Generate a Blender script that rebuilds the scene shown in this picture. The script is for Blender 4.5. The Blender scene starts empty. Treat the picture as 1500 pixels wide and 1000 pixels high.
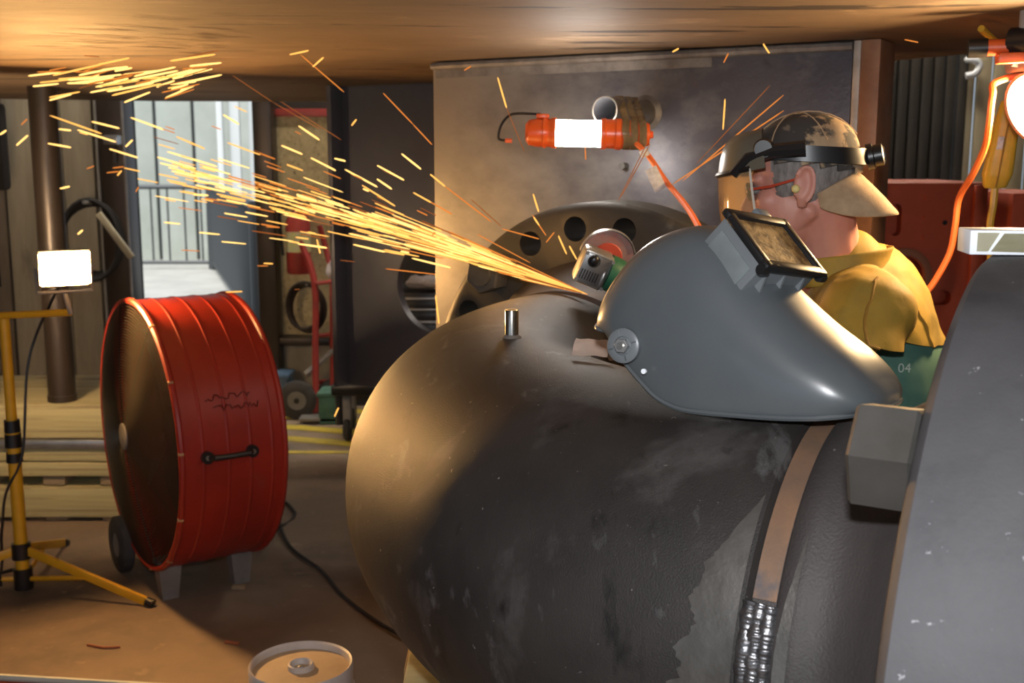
import bpy, bmesh, math, random
from mathutils import Vector, Matrix, noise
V = Vector
R = math.radians
random.seed(7)
sc = bpy.context.scene
COL = sc.collection

# ------------------------------------------------------------------ camera
F_PX, PITCH, H = 1646.0, R(9.4), 1.65
cam = bpy.data.cameras.new('camera'); cam_o = bpy.data.objects.new('camera', cam); COL.objects.link(cam_o)
cam.sensor_width = 36; cam.lens = F_PX / 1500 * 36; cam.clip_start = .02; cam.clip_end = 200
cam_o.location = (0, 0, H); cam_o.rotation_euler = (R(90) - PITCH, 0, 0)
cam.dof.use_dof = True; cam.dof.focus_distance = 1.75; cam.dof.aperture_fstop = 7.5
sc.camera = cam_o
# ------------------------------------------------------------------ world, daylight, flash, exposure
w = bpy.data.worlds.new('world'); sc.world = w; w.use_nodes = True
w.node_tree.nodes['Background'].inputs[0].default_value = (.72, .85, 1, 1)
w.node_tree.nodes['Background'].inputs[1].default_value = .6
sl = bpy.data.lights.new('daylight_sun', 'SUN'); sl.energy = 4.6; sl.color = (1, .985, .94); sl.angle = R(40)
so = bpy.data.objects.new('daylight_sun', sl); COL.objects.link(so)
so.rotation_euler = V((.18, .5, -.85)).to_track_quat('-Z', 'Y').to_euler()
fl = bpy.data.lights.new('camera_flash', 'AREA'); fl.energy = 22; fl.color = (.95, .97, 1); fl.shape = 'RECTANGLE'; fl.size = .07; fl.size_y = .045
fo = bpy.data.objects.new('camera_flash', fl); COL.objects.link(fo); fo.location = (.0, .02, H + .17)
fo.rotation_euler = (R(90) - PITCH * .8, 0, 0)
sc.view_settings.view_transform = 'Standard'; sc.view_settings.look = 'None'
sc.view_settings.gamma = 1; sc.view_settings.use_curve_mapping = False
sc.view_settings.exposure = 0.0
HALOGEN_L, HALOGEN_R, TUBE = 900.0, 215.0, 65.0

# ------------------------------------------------------------------ pixel helper (for measuring only: every point gets its own real depth)
def ray(x, y):
    a = (x - 750) / F_PX; b = (500 - y) / F_PX; c, s = math.cos(PITCH), math.sin(PITCH)
    return V((a, c + b * s, -s + b * c))
def aty(x, y, Y):
    r = ray(x, y); return V((0, 0, H)) + r * (Y / r.y)
def atz(x, y, z):
    r = ray(x, y); return V((0, 0, H)) + r * ((z - H) / r.z)

# ------------------------------------------------------------------ materials
MATS = {}
def mat(name, c1, c2=None, scale=4, lo=.35, hi=.65, rough=.5, metal=0., bump=0., bscale=80, stretch=(1, 1, 1), layers=(), spec=.5, detail=6, rvar=.0, coat=0., bstretch=None, grad=None):
    m = bpy.data.materials.new(name); m.use_nodes = True; MATS[name] = m
    nt = m.node_tree; N = nt.nodes; L = nt.links; b = N['Principled BSDF']
    b.inputs['Roughness'].default_value = rough; b.inputs['Metallic'].default_value = metal
    b.inputs['Specular IOR Level'].default_value = spec; b.inputs['Coat Weight'].default_value = coat
    b.inputs['Base Color'].default_value = (*c1, 1)
    tc = N.new('ShaderNodeTexCoord')
    def nz(sc_, st, det=detail):
        mp = N.new('ShaderNodeMapping'); mp.inputs['Scale'].default_value = st; L.new(tc.outputs['Object'], mp.inputs[0])
        n = N.new('ShaderNodeTexNoise'); n.inputs['Scale'].default_value = sc_; n.inputs['Detail'].default_value = det; n.inputs['Roughness'].default_value = .62
        L.new(mp.outputs[0], n.inputs['Vector']); return n
    def rng(src, a, c, o0=0., o1=1.):
        r = N.new('ShaderNodeMapRange'); r.inputs[1].default_value = a; r.inputs[2].default_value = c; r.inputs[3].default_value = o0; r.inputs[4].default_value = o1
        L.new(src, r.inputs[0]); return r.outputs[0]
    col = None
    if c2:
        n = nz(scale, stretch)
        mx = N.new('ShaderNodeMix'); mx.data_type = 'RGBA'; mx.inputs[6].default_value = (*c1, 1); mx.inputs[7].default_value = (*c2, 1)
        L.new(rng(n.outputs[0], lo, hi), mx.inputs[0]); col = mx.outputs[2]
        if rvar: L.new(rng(n.outputs[0], lo, hi, rough, rough + rvar), b.inputs['Roughness'])
    for (c, s, l, h, st) in layers:
        n = nz(s, st)
        mx = N.new('ShaderNodeMix'); mx.data_type = 'RGBA'; mx.inputs[7].default_value = (*c, 1)
        if col: L.new(col, mx.inputs[6])
        else: mx.inputs[6].default_value = (*c1, 1)
        L.new(rng(n.outputs[0], l, h), mx.inputs[0]); col = mx.outputs[2]
    if grad:                                  # pale bare-steel zone with painted-in lamp sheen: colour, local x from, to, noise scale
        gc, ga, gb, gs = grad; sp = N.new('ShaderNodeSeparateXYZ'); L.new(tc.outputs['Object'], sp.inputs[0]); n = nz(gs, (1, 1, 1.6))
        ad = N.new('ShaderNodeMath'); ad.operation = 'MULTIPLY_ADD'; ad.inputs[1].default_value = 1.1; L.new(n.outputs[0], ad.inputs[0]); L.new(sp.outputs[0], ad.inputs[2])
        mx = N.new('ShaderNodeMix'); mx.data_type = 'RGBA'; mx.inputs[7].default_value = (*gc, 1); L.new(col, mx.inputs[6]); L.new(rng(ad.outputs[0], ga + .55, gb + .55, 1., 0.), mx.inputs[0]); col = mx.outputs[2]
    if col: L.new(col, b.inputs['Base Color'])
    if bump:
        n = nz(bscale, bstretch or (1, 1, 1), 4); bp = N.new('ShaderNodeBump'); bp.inputs['Strength'].default_value = min(1, bump); bp.inputs['Distance'].default_value = .003
        L.new(n.outputs[0], bp.inputs['Height']); L.new(bp.outputs[0], b.inputs['Normal'])
    return m
def emit(name, c, s, sample=True):
    m = bpy.data.materials.new(name); m.use_nodes = True; nt = m.node_tree; nt.nodes.clear()
    e = nt.nodes.new('ShaderNodeEmission'); e.inputs[0].default_value = (*c, 1); e.inputs[1].default_value = s
    o = nt.nodes.new('ShaderNodeOutputMaterial'); nt.links.new(e.outputs[0], o.inputs[0])
    if not sample: m.cycles.emission_sampling = 'NONE'
    MATS[name] = m; return m
def clear(name, tint, opacity, rough=.05):
    m = bpy.data.materials.new(name); m.use_nodes = True; nt = m.node_tree; b = nt.nodes['Principled BSDF']
    b.inputs['Base Color'].default_value = (*tint, 1); b.inputs['Roughness'].default_value = rough
    t = nt.nodes.new('ShaderNodeBsdfTransparent'); t.inputs[0].default_value = (*[min(1, .55 + .45 * x) for x in tint], 1)
    mx = nt.nodes.new('ShaderNodeMixShader'); mx.inputs[0].default_value = opacity
    nt.links.new(t.outputs[0], mx.inputs[1]); nt.links.new(b.outputs[0], mx.inputs[2]); nt.links.new(mx.outputs[0], nt.nodes['Material Output'].inputs[0])
    MATS[name] = m; return m

m_floor = mat('concrete_floor', (.17, .125, .09), (.30, .215, .145), 1.3, .3, .7, .75, 0, .25, 40, layers=[((.09, .075, .062), .9, .52, .7, (1, 1, 1)), ((.36, .27, .18), 9, .62, .75, (1, 1, 1))])
m_stripe = mat('yellow_floor_paint', (.62, .46, .03), (.40, .31, .06), 9, rough=.6)
m_ceil = mat('mill_scale_plate', (.235, .16, .10), (.155, .105, .068), 1.8, .3, .7, .62, .06, .8, 12, stretch=(.8, 1.2, 1), layers=[((.05, .035, .028), 2.6, .60, .63, (.45, 3.2, 1)), ((.33, .235, .15), 5, .58, .75, (.8, 1.4, 1)), ((.10, .068, .046), 2.4, .57, .75, (.7, 1.6, 1))], spec=.3, rvar=.12, bstretch=(.5, 1.5, 1))
m_pipe = mat('black_pipe_steel', (.027, .025, .025), (.055, .049, .045), 3.2, .35, .7, .50, .35, .42, 420, layers=[((.10, .093, .09), 4.6, .56, .70, (1, 1.4, 1)), ((.06, .05, .042), 2.3, .56, .74, (1, 1, 1)), ((.11, .105, .105), 13, .62, .70, (1.5, .5, .7)), ((.012, .011, .011), 9, .60, .70, (1.6, 1, .6)), ((.28, .26, .25), 75, .685, .71, (1, 1, 1))], rvar=.10)
m_hub = mat('hub_steel', (.042, .038, .038), (.072, .063, .06), 5, .35, .7, .58, .2, .4, 260, stretch=(1, 1, .35), layers=[((.12, .075, .055), 3, .58, .78, (1, 1, .4)), ((.24, .22, .22), 55, .68, .71, (1, 1, 1))])
m_flange = mat('grey_flange_steel', (.078, .077, .083), (.108, .106, .112), 7, .3, .7, .66, .25, .15, 150, layers=[((.052, .05, .056), 3.2, .55, .70, (1, 1, 1)), ((.36, .36, .38), 60, .68, .71, (1, 1, 1))])
m_rflange = mat('rear_flange_steel', (.038, .037, .034), (.064, .061, .053), 5, .35, .7, .5, .3, .15, 90, layers=[((.14, .135, .11), 7, .62, .76, (1, 1, 1))])
m_groove = mat('rusty_root_pass', (.30, .17, .10), (.20, .13, .09), 12, rough=.55, metal=.35, bump=.15, layers=[((.10, .10, .11), 9, .58, .7, (1, 1, 1))])
m_ground = mat('ground_bare_steel', (.165, .158, .148), (.075, .069, .062), 14, .35, .7, .4, .5, .2, 140, stretch=(1, 1, .4))
m_weld = mat('weld_metal', (.30, .30, .31), (.15, .15, .16), 40, .3, .7, .28, .85, .35, 180)
m_nut = mat('nut_steel', (.13, .126, .118), (.095, .09, .082), 9, rough=.42, metal=.5, bump=.06, bscale=200)
m_brass_edge = mat('nut_edge_rust', (.42, .24, .10), (.3, .17, .08), 20, rough=.5, metal=.4)
m_chrome = mat('bright_steel', (.55, .53, .5), (.4, .36, .3), 30, rough=.22, metal=.95)
m_stub = mat('turned_steel', (.30, .27, .23), (.20, .18, .155), 30, rough=.3, metal=.8, stretch=(1, 1, .2))
m_edge = mat('lit_ground_edge', (.55, .50, .44), (.42, .37, .31), 20, rough=.45, metal=.2)  # ground edge, lightened so the right lamp's light is in its colour
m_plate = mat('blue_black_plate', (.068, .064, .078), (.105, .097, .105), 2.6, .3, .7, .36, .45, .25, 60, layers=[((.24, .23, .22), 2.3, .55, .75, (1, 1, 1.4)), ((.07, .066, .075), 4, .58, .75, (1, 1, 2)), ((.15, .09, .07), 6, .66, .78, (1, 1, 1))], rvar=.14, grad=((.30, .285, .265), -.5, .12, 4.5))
m_plate2 = mat('dark_plate', (.12, .12, .135), (.17, .165, .178), 2.2, .3, .7, .38, .45, .2, 60, rvar=.15)
m_rustplate = mat('rust_brown_plate', (.24, .11, .06), (.34, .18, .10), 8, rough=.5, metal=.3, bump=.15)
m_weldgrey = mat('grey_weld_line', (.23, .21, .19), (.13, .115, .105), 18, rough=.5, metal=.3, bump=.4, bscale=90)
m_red = mat('fan_red_paint', (.31, .022, .012), (.24, .018, .011), 4, rough=.42, bump=.05, bscale=30, layers=[((.20, .05, .03), 3.5, .60, .76, (1, 1, 1))], spec=.4)
m_grille = mat('black_wire', (.03, .024, .018), rough=.42, metal=.3)
m_black = mat('black_plastic', (.012, .012, .013), rough=.35)
m_rubber = mat('rubber', (.035, .033, .032), (.06, .056, .052), 12, rough=.8)
m_bgrey = mat('grey_leg_metal', (.27, .26, .25), (.2, .19, .18), 9, rough=.55, metal=.2)
m_yel = mat('yellow_tripod_paint', (.72, .40, .018), (.62, .33, .016), 9, rough=.4)
m_wood = mat('treated_timber', (.50, .43, .22), (.35, .30, .15), 3, .3, .7, .7, 0, .2, 30, stretch=(.5, 6, 14), layers=[((.17, .10, .05), 1.6, .64, .72, (1.4, 2, 4)), ((.56, .50, .29), 2, .55, .7, (.4, 4, 9)), ((.27, .21, .11), 3, .58, .66, (.35, 5, 16))], bstretch=(.5, 4, 8))
m_wood2 = mat('grey_timber', (.33, .24, .14), (.24, .18, .11), 4, .3, .7, .75, 0, .2, 30, stretch=(.8, 5, 6))
m_alu = mat('aluminium', (.50, .50, .50), (.38, .37, .36), 14, rough=.32, metal=.85)
m_bucket = mat('white_pail', (.62, .58, .56), (.50, .45, .41), 6, rough=.45)
m_lid = mat('dusty_lid', (.52, .40, .26), (.38, .28, .18), 6, .3, .7, .6, 0, .1, 60, layers=[((.2, .14, .09), 8, .64, .75, (1, 1, 1))])
m_helm = mat('grey_helmet_plastic', (.085, .098, .108), (.10, .112, .118), 6, rough=.3, bump=.015, bscale=60, coat=.25, spec=.55)
m_hbox = mat('grey_box_plastic', (.16, .175, .185), (.13, .145, .155), 6, rough=.35)
m_hwin = mat('pale_scuffed_plastic', (.19, .215, .22), (.14, .16, .165), 12, rough=.3)
m_lens = mat('spattered_gold_lens', (.42, .24, .085), (.14, .075, .03), 55, .42, .58, .6, .0, .6, 140, spec=.2)
m_paper = mat('paper', (.82, .72, .66), (.66, .55, .49), 12, rough=.8)
m_green = mat('grinder_green', (.018, .10, .05), (.03, .13, .07), 10, rough=.38)
m_galu = mat('grinder_cast_aluminium', (.42, .41, .38), (.33, .32, .30), 25, rough=.38, metal=.7, bump=.05)
m_disc = mat('red_grey_disc', (.30, .10, .075), (.24, .17, .15), 30, rough=.6)
m_discred = mat('red_disc_label', (.50, .06, .025), rough=.5)
m_skin = mat('skin', (.55, .225, .17), (.62, .29, .21), 14, .3, .7, .5, 0, .12, 160, layers=[((.50, .15, .11), 5, .56, .75, (1, 1, 1))])
m_hair = mat('greying_hair', (.12, .10, .09), (.30, .27, .25), 60, rough=.7, stretch=(1, 1, .3), bump=.6, bscale=160)
m_camo = mat('camo_cloth', (.42, .30, .18), (.33, .225, .13), 30, rough=.85, bump=.12, bscale=300, layers=[((.045, .04, .036), 10, .455, .50, (1, 1, 1)), ((.16, .125, .09), 17, .58, .62, (1, 1, 1))])
m_bill = mat('tan_cloth', (.46, .32, .19), (.36, .24, .14), 40, rough=.85, bump=.2, bscale=300)
m_leather = mat('yellow_leather', (.44, .265, .028), (.31, .195, .028), 6, .3, .7, .72, 0, .18, 90, layers=[((.18, .13, .035), 4.5, .52, .72, (1, 1, 1))])
m_seam = mat('leather_seam', (.28, .15, .02), rough=.8)
m_shirt = mat('green_shirt', (.075, .17, .13), (.05, .13, .10), 12, rough=.8, bump=.1, bscale=60)
m_print = mat('pale_print', (.34, .42, .38), rough=.7)
m_jean = mat('work_trousers', (.05, .055, .07), (.07, .07, .085), 12, rough=.85)
m_boot = mat('boot_leather', (.09, .05, .03), (.06, .035, .02), 12, rough=.6)
m_ear = mat('earplug_foam', (.75, .62, .25), rough=.8)
m_visor = clear('amber_visor', (.75, .5, .25), .30, .08)
m_vedge = mat('visor_edge', (.62, .58, .50), rough=.25)
m_vcrown = mat('visor_crown', (.13, .12, .09), (.10, .09, .07), 9, rough=.3)
m_orange = mat('orange_plastic', (.80, .13, .02), (.72, .10, .015), 12, rough=.3, spec=.5)
m_cable = mat('orange_cable', (.78, .16, .035), rough=.45)
m_tape = mat('clear_brown_tape', (.42, .33, .19), (.26, .19, .10), 40, rough=.2, bump=.5, bscale=60, stretch=(1, 1, .2), spec=.7)
m_tag = mat('white_tag', (.66, .64, .62), (.45, .42, .40), 90, rough=.5)
m_yplug = mat('yellow_plug', (.62, .38, .03), (.48, .29, .03), 14, rough=.45, layers=[((.2, .13, .04), 9, .62, .74, (1, 1, 1))])
m_lampgrey = mat('lamp_housing_grey', (.16, .155, .155), rough=.4, metal=.3)
m_lampor = mat('lamp_stand_orange', (.62, .10, .02), rough=.4)
m_machine = mat('orange_red_machine_paint', (.55, .085, .028), (.42, .066, .024), 3, .3, .7, .6, 0, .1, 40, layers=[((.24, .05, .024), 5, .6, .76, (1, 1, 1))])
m_dark = mat('dark_recess', (.012, .010, .010), rough=.8)
m_ringtan = mat('ring_tan', (.33, .12, .06), rough=.55)
m_board = [mat('weathered_board', (.36, .315, .235), (.25, .215, .16), 3, rough=.8, stretch=(3, 3, .5), layers=[((.10, .085, .065), 2.5, .58, .75, (1.5, 1, .6))]),
           mat('tan_board', (.42, .37, .26), (.30, .26, .185), 3, rough=.8, stretch=(3, 3, .5)),
           mat('dark_board', (.19, .15, .11), (.12, .095, .07), 3, rough=.8, stretch=(3, 3, .5))]
m_post = mat('brown_steel_post', (.04, .03, .024), (.06, .044, .034), 5, rough=.4, metal=.4, stretch=(2, 2, .4))
m_osb = mat('osb_board', (.55, .45, .25), (.40, .32, .17), 26, rough=.75, layers=[((.17, .125, .065), 34, .58, .68, (1, 1, 1))])
m_wallback = mat('dark_wall', (.035, .03, .025), rough=.8)
m_sheet = mat('dark_sheet_metal', (.058, .049, .038), (.04, .034, .027), 3, rough=.6, metal=.1)
m_beige = mat('beige_panel', (.52, .44, .28), (.42, .35, .22), 3, rough=.7, stretch=(2, 2, .5))
m_white = mat('white_siding', (.52, .55, .50), (.44, .47, .42), 2, rough=.6)
m_wbright = mat('bright_siding', (.85, .88, .88), rough=.5)
m_deck = mat('pale_deck', (.55, .54, .50), (.45, .44, .41), 2, rough=.8)
m_rail = mat('grey_rail', (.07, .075, .08), rough=.5, metal=.2)
m_railp = mat('pale_baluster', (.065, .07, .075), rough=.5)
m_redpaint = mat('red_hand_truck', (.36, .04, .03), (.26, .03, .025), 8, rough=.45)
m_extlabel = mat('extinguisher_label', (.62, .60, .20), (.5, .5, .4), 30, rough=.5)
m_blue = mat('blue_plastic', (.06, .11, .18), rough=.5)
m_rag = mat('white_rag', (.55, .50, .50), (.45, .4, .4), 20, rough=.9)
m_chest = mat('black_tool_chest', (.02, .02, .022), rough=.3)
m_boxw = mat('white_carton', (.86, .90, .95), rough=.5)
m_boxl = mat('beige_label', (.50, .46, .30), (.38, .35, .21), 16, rough=.35, stretch=(1, 1, 4))
m_boxt = mat('beige_pale', (.66, .62, .45), rough=.5)
m_roof = mat('sun_block_roof', (.10, .085, .07), rough=.8)
m_halo = emit('halogen_glass', (1.0, .54, .185), HALOGEN_L)
m_halo2 = emit('halogen_glass_soft', (1.0, .70, .40), 260.0)
m_strip = emit('added_strip_tube', (1.0, .90, .76), 170.0)
m_halr = emit('halogen_glass_bright', (1.0, .66, .32), HALOGEN_R)
m_tube = emit('fluorescent_tube', (1.0, .95, .88), TUBE)
m_sp = [emit('spark_white_hot', (1.0, .60, .17), 2.1, False), emit('spark_yellow', (1.0, .48, .10), 1.6, False), emit('spark_orange', (.85, .26, .045), 1.0, False), emit('spark_dull', (.45, .13, .03), .8, False)]

# ------------------------------------------------------------------ mesh helpers (all in world space; a thing's origin is subtracted when linked)
def fin(bm, name, m, parent=None, loc=None, smooth=True, angle=40):
    bmesh.ops.recalc_face_normals(bm, faces=bm.faces)
    me = bpy.data.meshes.new(name); 
    off = V(loc) if loc is not None else (root_of(parent).location.copy() if parent else V((0, 0, 0)))
    bm.transform(Matrix.Translation(-off)); bm.to_mesh(me); bm.free()
    o = bpy.data.objects.new(name, me); COL.objects.link(o)
    for x in (m if isinstance(m, (list, tuple)) else [m]): me.materials.append(x)
    if smooth:
        me.polygons.foreach_set('use_smooth', [True] * len(me.polygons)); me.set_sharp_from_angle(angle=R(angle))
    if parent: o.parent = parent
    else: o.location = off
    return o
def root_of(o):
    while o.parent: o = o.parent
    return o
def tag(o, label, cat, group=None):
    o['label'] = label; o['category'] = cat
    if group: o['group'] = group
    return o
def struct(o): o['kind'] = 'structure'; return o
def thing(name, loc, label, cat, group=None):
    o = bpy.data.objects.new(name, None); o.empty_display_size = .1; o.location = loc; COL.objects.link(o); return tag(o, label, cat, group)
def frame(o, x, y, z):
    return Matrix(((x[0], y[0], z[0], o[0]), (x[1], y[1], z[1], o[1]), (x[2], y[2], z[2], o[2]), (0, 0, 0, 1)))
def axes(z, up=(0, 0, 1)):
    z = V(z).normalized(); up = V(up)
    if abs(z.dot(up)) > .98: up = V((1, 0, 0))
    x = up.cross(z).normalized(); return x, z.cross(x), z
def box(bm, c, s, M=None, bev=0.):
    t = bmesh.new(); bmesh.ops.create_cube(t, size=1)
    for v in t.verts: v.co = V((v.co.x * s[0], v.co.y * s[1], v.co.z * s[2]))
    if bev: bmesh.ops.bevel(t, geom=list(t.edges), offset=bev, segments=2, affect='EDGES', profile=.5)
    t.transform(Matrix.Translation(c)); 
    if M: t.transform(M)
    add(bm, t)
def add(bm, t):
    me = bpy.data.meshes.new('tmp'); t.to_mesh(me); t.free(); bm.from_mesh(me); bpy.data.meshes.remove(me)
def bx(c, s, M=None, bev=0.):
    b = bmesh.new(); box(b, c, s, M, bev); return b
def lathe(bm, o, axis, prof, n=32, closed=False, up=(0, 0, 1), a0=0., a1=2 * math.pi):
    """prof: list of (distance along axis, radius)."""
    x, y, z = axes(axis, up); o = V(o); full = abs(a1 - a0 - 2 * math.pi) < 1e-6
    k = n if full else n + 1; rows = []
    for (h, r) in prof:
        if r <= 1e-6: rows.append([bm.verts.new(o + z * h)] * k)
        else: rows.append([bm.verts.new(o + z * h + (x * math.cos(a0 + (a1 - a0) * i / n) + y * math.sin(a0 + (a1 - a0) * i / n)) * r) for i in range(k)])
    pr = list(zip(rows, rows[1:])) + ([(rows[-1], rows[0])] if closed else [])
    for a, b in pr:
        for i in range(k if full else k - 1):
            q = [a[i], a[(i + 1) % k], b[(i + 1) % k], b[i]]; u = []
            for t in q:
                if t not in u: u.append(t)
            if len(u) > 2:
                try: bm.faces.new(u)
                except ValueError: pass
def cyl(bm, p0, p1, r0, r1=None, n=16, cap=True):
    p0, p1 = V(p0), V(p1); h = (p1 - p0).length; r1 = r0 if r1 is None else r1
    lathe(bm, p0, p1 - p0, ([(0, 0)] if cap else []) + [(0, r0), (h, r1)] + ([(h, 0)] if cap else []), n)
def cy(p0, p1, r0, r1=None, n=16):
    b = bmesh.new(); cyl(b, p0, p1, r0, r1, n); return b
def tube(bm, pts, r, n=8, closed=False, cap=True):
    pts = [V(p) for p in pts]; k = len(pts); rows = []; px = None
    for i, p in enumerate(pts):
        a = pts[(i - 1) % k] if (i or closed) else p; c = pts[(i + 1) % k] if (i < k - 1 or closed) else p
        d = (c - a).normalized()
        if px is None: px = axes(d)[0]
        px = (px - d * px.dot(d)).normalized(); py = d.cross(px); rr = r[i] if isinstance(r, (list, tuple)) else r
        rows.append([bm.verts.new(p + (px * math.cos(2 * math.pi * j / n) + py * math.sin(2 * math.pi * j / n)) * rr) for j in range(n)])
    for a, b in list(zip(rows, rows[1:])) + ([(rows[-1], rows[0])] if closed else []):
        for j in range(n): bm.faces.new((a[j], a[(j + 1) % n], b[(j + 1) % n], b[j]))
    if cap and not closed: bm.faces.new(rows[0][::-1]); bm.faces.new(rows[-1])
def tb(pts, r, n=8, closed=False):
    b = bmesh.new(); tube(b, pts, r, n, closed); return b
def smoothpts(pts, k=6):
    pts = [V(p) for p in pts]; out = []
    for i in range(len(pts) - 1):
        p0 = pts[max(0, i - 1)]; p1 = pts[i]; p2 = pts[i + 1]; p3 = pts[min(len(pts) - 1, i + 2)]
        for j in range(k):
            t = j / k
            out.append(.5 * ((2 * p1) + (p2 - p0) * t + (2 * p0 - 5 * p1 + 4 * p2 - p3) * t * t + (3 * p1 - p0 - 3 * p2 + p3) * t ** 3))
    return out + [pts[-1]]
def sphere(bm, c, r, M=None, n=16):
    t = bmesh.new(); bmesh.ops.create_uvsphere(t, u_segments=n, v_segments=max(6, n * 2 // 3), radius=1)
    rr = r if isinstance(r, (tuple, list)) else (r, r, r)
    for v in t.verts: v.co = V((v.co.x * rr[0] + c[0], v.co.y * rr[1] + c[1], v.co.z * rr[2] + c[2]))
    if M: t.transform(M)
    add(bm, t)
def capsule(bm, p0, p1, r0, r1, n=12, M=None):
    p0, p1 = V(p0), V(p1)
    if M: p0, p1 = M @ p0, M @ p1
    h = (p1 - p0).length; pf = []
    for i in range(5): a = R(90 * i / 4); pf.append((-r0 * math.cos(a), r0 * math.sin(a)))
    for i in range(5): a = R(90 * i / 4); pf.append((h + r1 * math.sin(a), r1 * math.cos(a)))
    lathe(bm, p0, p1 - p0, pf, n)
def grid(bm, rows, closed=False):
    vs = [[bm.verts.new(p) for p in r] for r in rows]
    for a, b in zip(vs, vs[1:]):
        k = len(a)
        for i in range(k if closed else k - 1): bm.faces.new((a[i], a[(i + 1) % k], b[(i + 1) % k], b[i]))
    return vs
def evaluated(bm, mods):
    me = bpy.data.meshes.new('tmp'); bmesh.ops.recalc_face_normals(bm, faces=bm.faces); bm.to_mesh(me); bm.free()
    o = bpy.data.objects.new('tmp', me); COL.objects.link(o)
    for ty, kw in mods:
        m = o.modifiers.new(ty, ty)
        for k_, v_ in kw.items(): setattr(m, k_, v_)
    dg = bpy.context.evaluated_depsgraph_get(); dg.update()
    r = bpy.data.meshes.new_from_object(o.evaluated_get(dg)); bpy.data.objects.remove(o); out = bmesh.new(); out.from_mesh(r)
    bpy.data.meshes.remove(r); bpy.data.meshes.remove(me); return out
def blob(bm, vox=.006, it=4): return evaluated(bm, [('REMESH', dict(mode='VOXEL', voxel_size=vox)), ('SMOOTH', dict(factor=.5, iterations=it))])
def cut(bm, cutters):
    """boolean difference, cutters: list of bmesh"""
    cb = bmesh.new()
    for c in cutters: add(cb, c)
    bmesh.ops.recalc_face_normals(cb, faces=cb.faces)
    me = bpy.data.meshes.new('cut'); cb.to_mesh(me); cb.free(); co = bpy.data.objects.new('cut', me); COL.objects.link(co)
    r = evaluated(bm, [('BOOLEAN', dict(operation='DIFFERENCE', solver='EXACT', object=co))])
    bpy.data.objects.remove(co); bpy.data.meshes.remove(me); return r
def hexprism(bm, c, axis, rad, h, n=6, ch=.06, rot=0.):
    lathe(bm, c, axis, [(0, 0), (0, rad * .93), (h * ch, rad), (h * (1 - ch), rad), (h, rad * .93), (h, 0)], n, a0=rot, a1=rot + 2 * math.pi)

# ================================================================== SETTING
CZ = 1.945                                   # underside of the steel deck overhead
Z = V((0, 0, 1)); YAW = .5426
U = V((-math.cos(YAW), math.sin(YAW), 0)); W = V((math.sin(YAW), math.cos(YAW), 0))
BY = 7.3                                     # back wall
def bX(px): return (px - 750) / F_PX * 7.29
def bZ(py): return aty(750, py, BY).z

o = struct(fin(bx((-.5, 4, -.05), (11, 14.4, .1)), 'floor', m_floor, smooth=False))
floor_o = o
for i in range(4):                           # hatched yellow marking by the hand truck
    y0 = 6.22 + i * .27
    b = bmesh.new(); vs = [b.verts.new(p) for p in ((-1.75, y0 + .30, .002), (-1.75, y0 + .41, .002), (-.75, y0 + .11, .002), (-.75, y0, .002))]; b.faces.new(vs)
    f = bmesh.ops.extrude_face_region(b, geom=b.faces[:]); bmesh.ops.translate(b, vec=(0, 0, .002), verts=[v for v in f['geom'] if isinstance(v, bmesh.types.BMVert)])
    fin(b, 'stripe', m_stripe, floor_o, smooth=False)
b = bmesh.new(); box(b, (-1.25, 6.14, .003), (1.0, .05, .002)); fin(b, 'stripe', m_stripe, floor_o, smooth=False)

b = bmesh.new()                              # big steel deck plate overhead
poly = [(3.4, -1.5), (3.4, 2.55), (1.34, 3.42), (1.19, 3.68), (.2, 5.2), (-.5, 6.4), (-1.9, 6.35), (-2.9, 6.0), (-4.6, 5.7), (-4.6, -1.5)]
vs = [b.verts.new((x, y, CZ)) for x, y in poly]; f = b.faces.new(vs)
e = bmesh.ops.extrude_face_region(b, geom=[f]); bmesh.ops.translate(b, vec=(0, 0, .05), verts=[v for v in e['geom'] if isinstance(v, bmesh.types.BMVert)])
ceil_o = struct(fin(b, 'ceiling', m_ceil, smooth=False))
struct(fin(bx((-.6, 3.0, 4.05), (8.6, 9.4, .1)), 'roof', m_roof, smooth=False))  # unseen roof added to keep the sun out of the shop

wall = struct(fin(bx((.55, BY + .09, 2.0), (4.35, .1, 4.0)), 'wall_back', m_wallback, smooth=False))
b = bmesh.new(); box(b, (-3.55, BY + .09, 2.0), (2.2, .1, 4.0)); fin(b, 'wall_backing', m_wallback, wall, smooth=False)
b = bmesh.new(); box(b, (-2.04, BY + .09, 3.05), (.84, .1, 1.9)); fin(b, 'door_head', m_wallback, wall, smooth=False)
x = -4.55; i = 0
while x < -2.66:                             # boards left of the door
    wd = (.14, .21, .17, .24)[i % 4]; mi = (1, 0, 0, 2, 1, 0, 2, 0, 1, 0, 1)[i % 11]
    fin(bx((x + wd / 2, BY + .02 + .008 * (i % 3), 2.0), (wd - .014, .03, 3.98), bev=.004), 'wall_board', m_board[mi], wall); x += wd; i += 1
fin(bx((bX(445), BY + .015, (bZ(490) + bZ(168)) / 2), (.36, .03, bZ(168) - bZ(490))), 'wall_panel', m_osb, wall)
fin(bx((bX(445), BY + .0, bZ(165) + .0), (.42, .04, .05), bev=.004), 'wall_strip', m_redpaint, wall)
fin(bx((bX(432), BY - .06, bZ(496)), (.45, .14, .045), bev=.004), 'wall_ledge', m_post, wall)
fin(bx((bX(445), BY + .015, bZ(496) / 2), (.36, .03, bZ(496) - .03)), 'wall_panel', m_board[0], wall)
for px in range(1285, 1392, 17): fin(bx((bX(px + 8), BY + .01, 2.0), (.066, .05, 3.98), bev=.012), 'wall_rib', m_sheet, wall)
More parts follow.
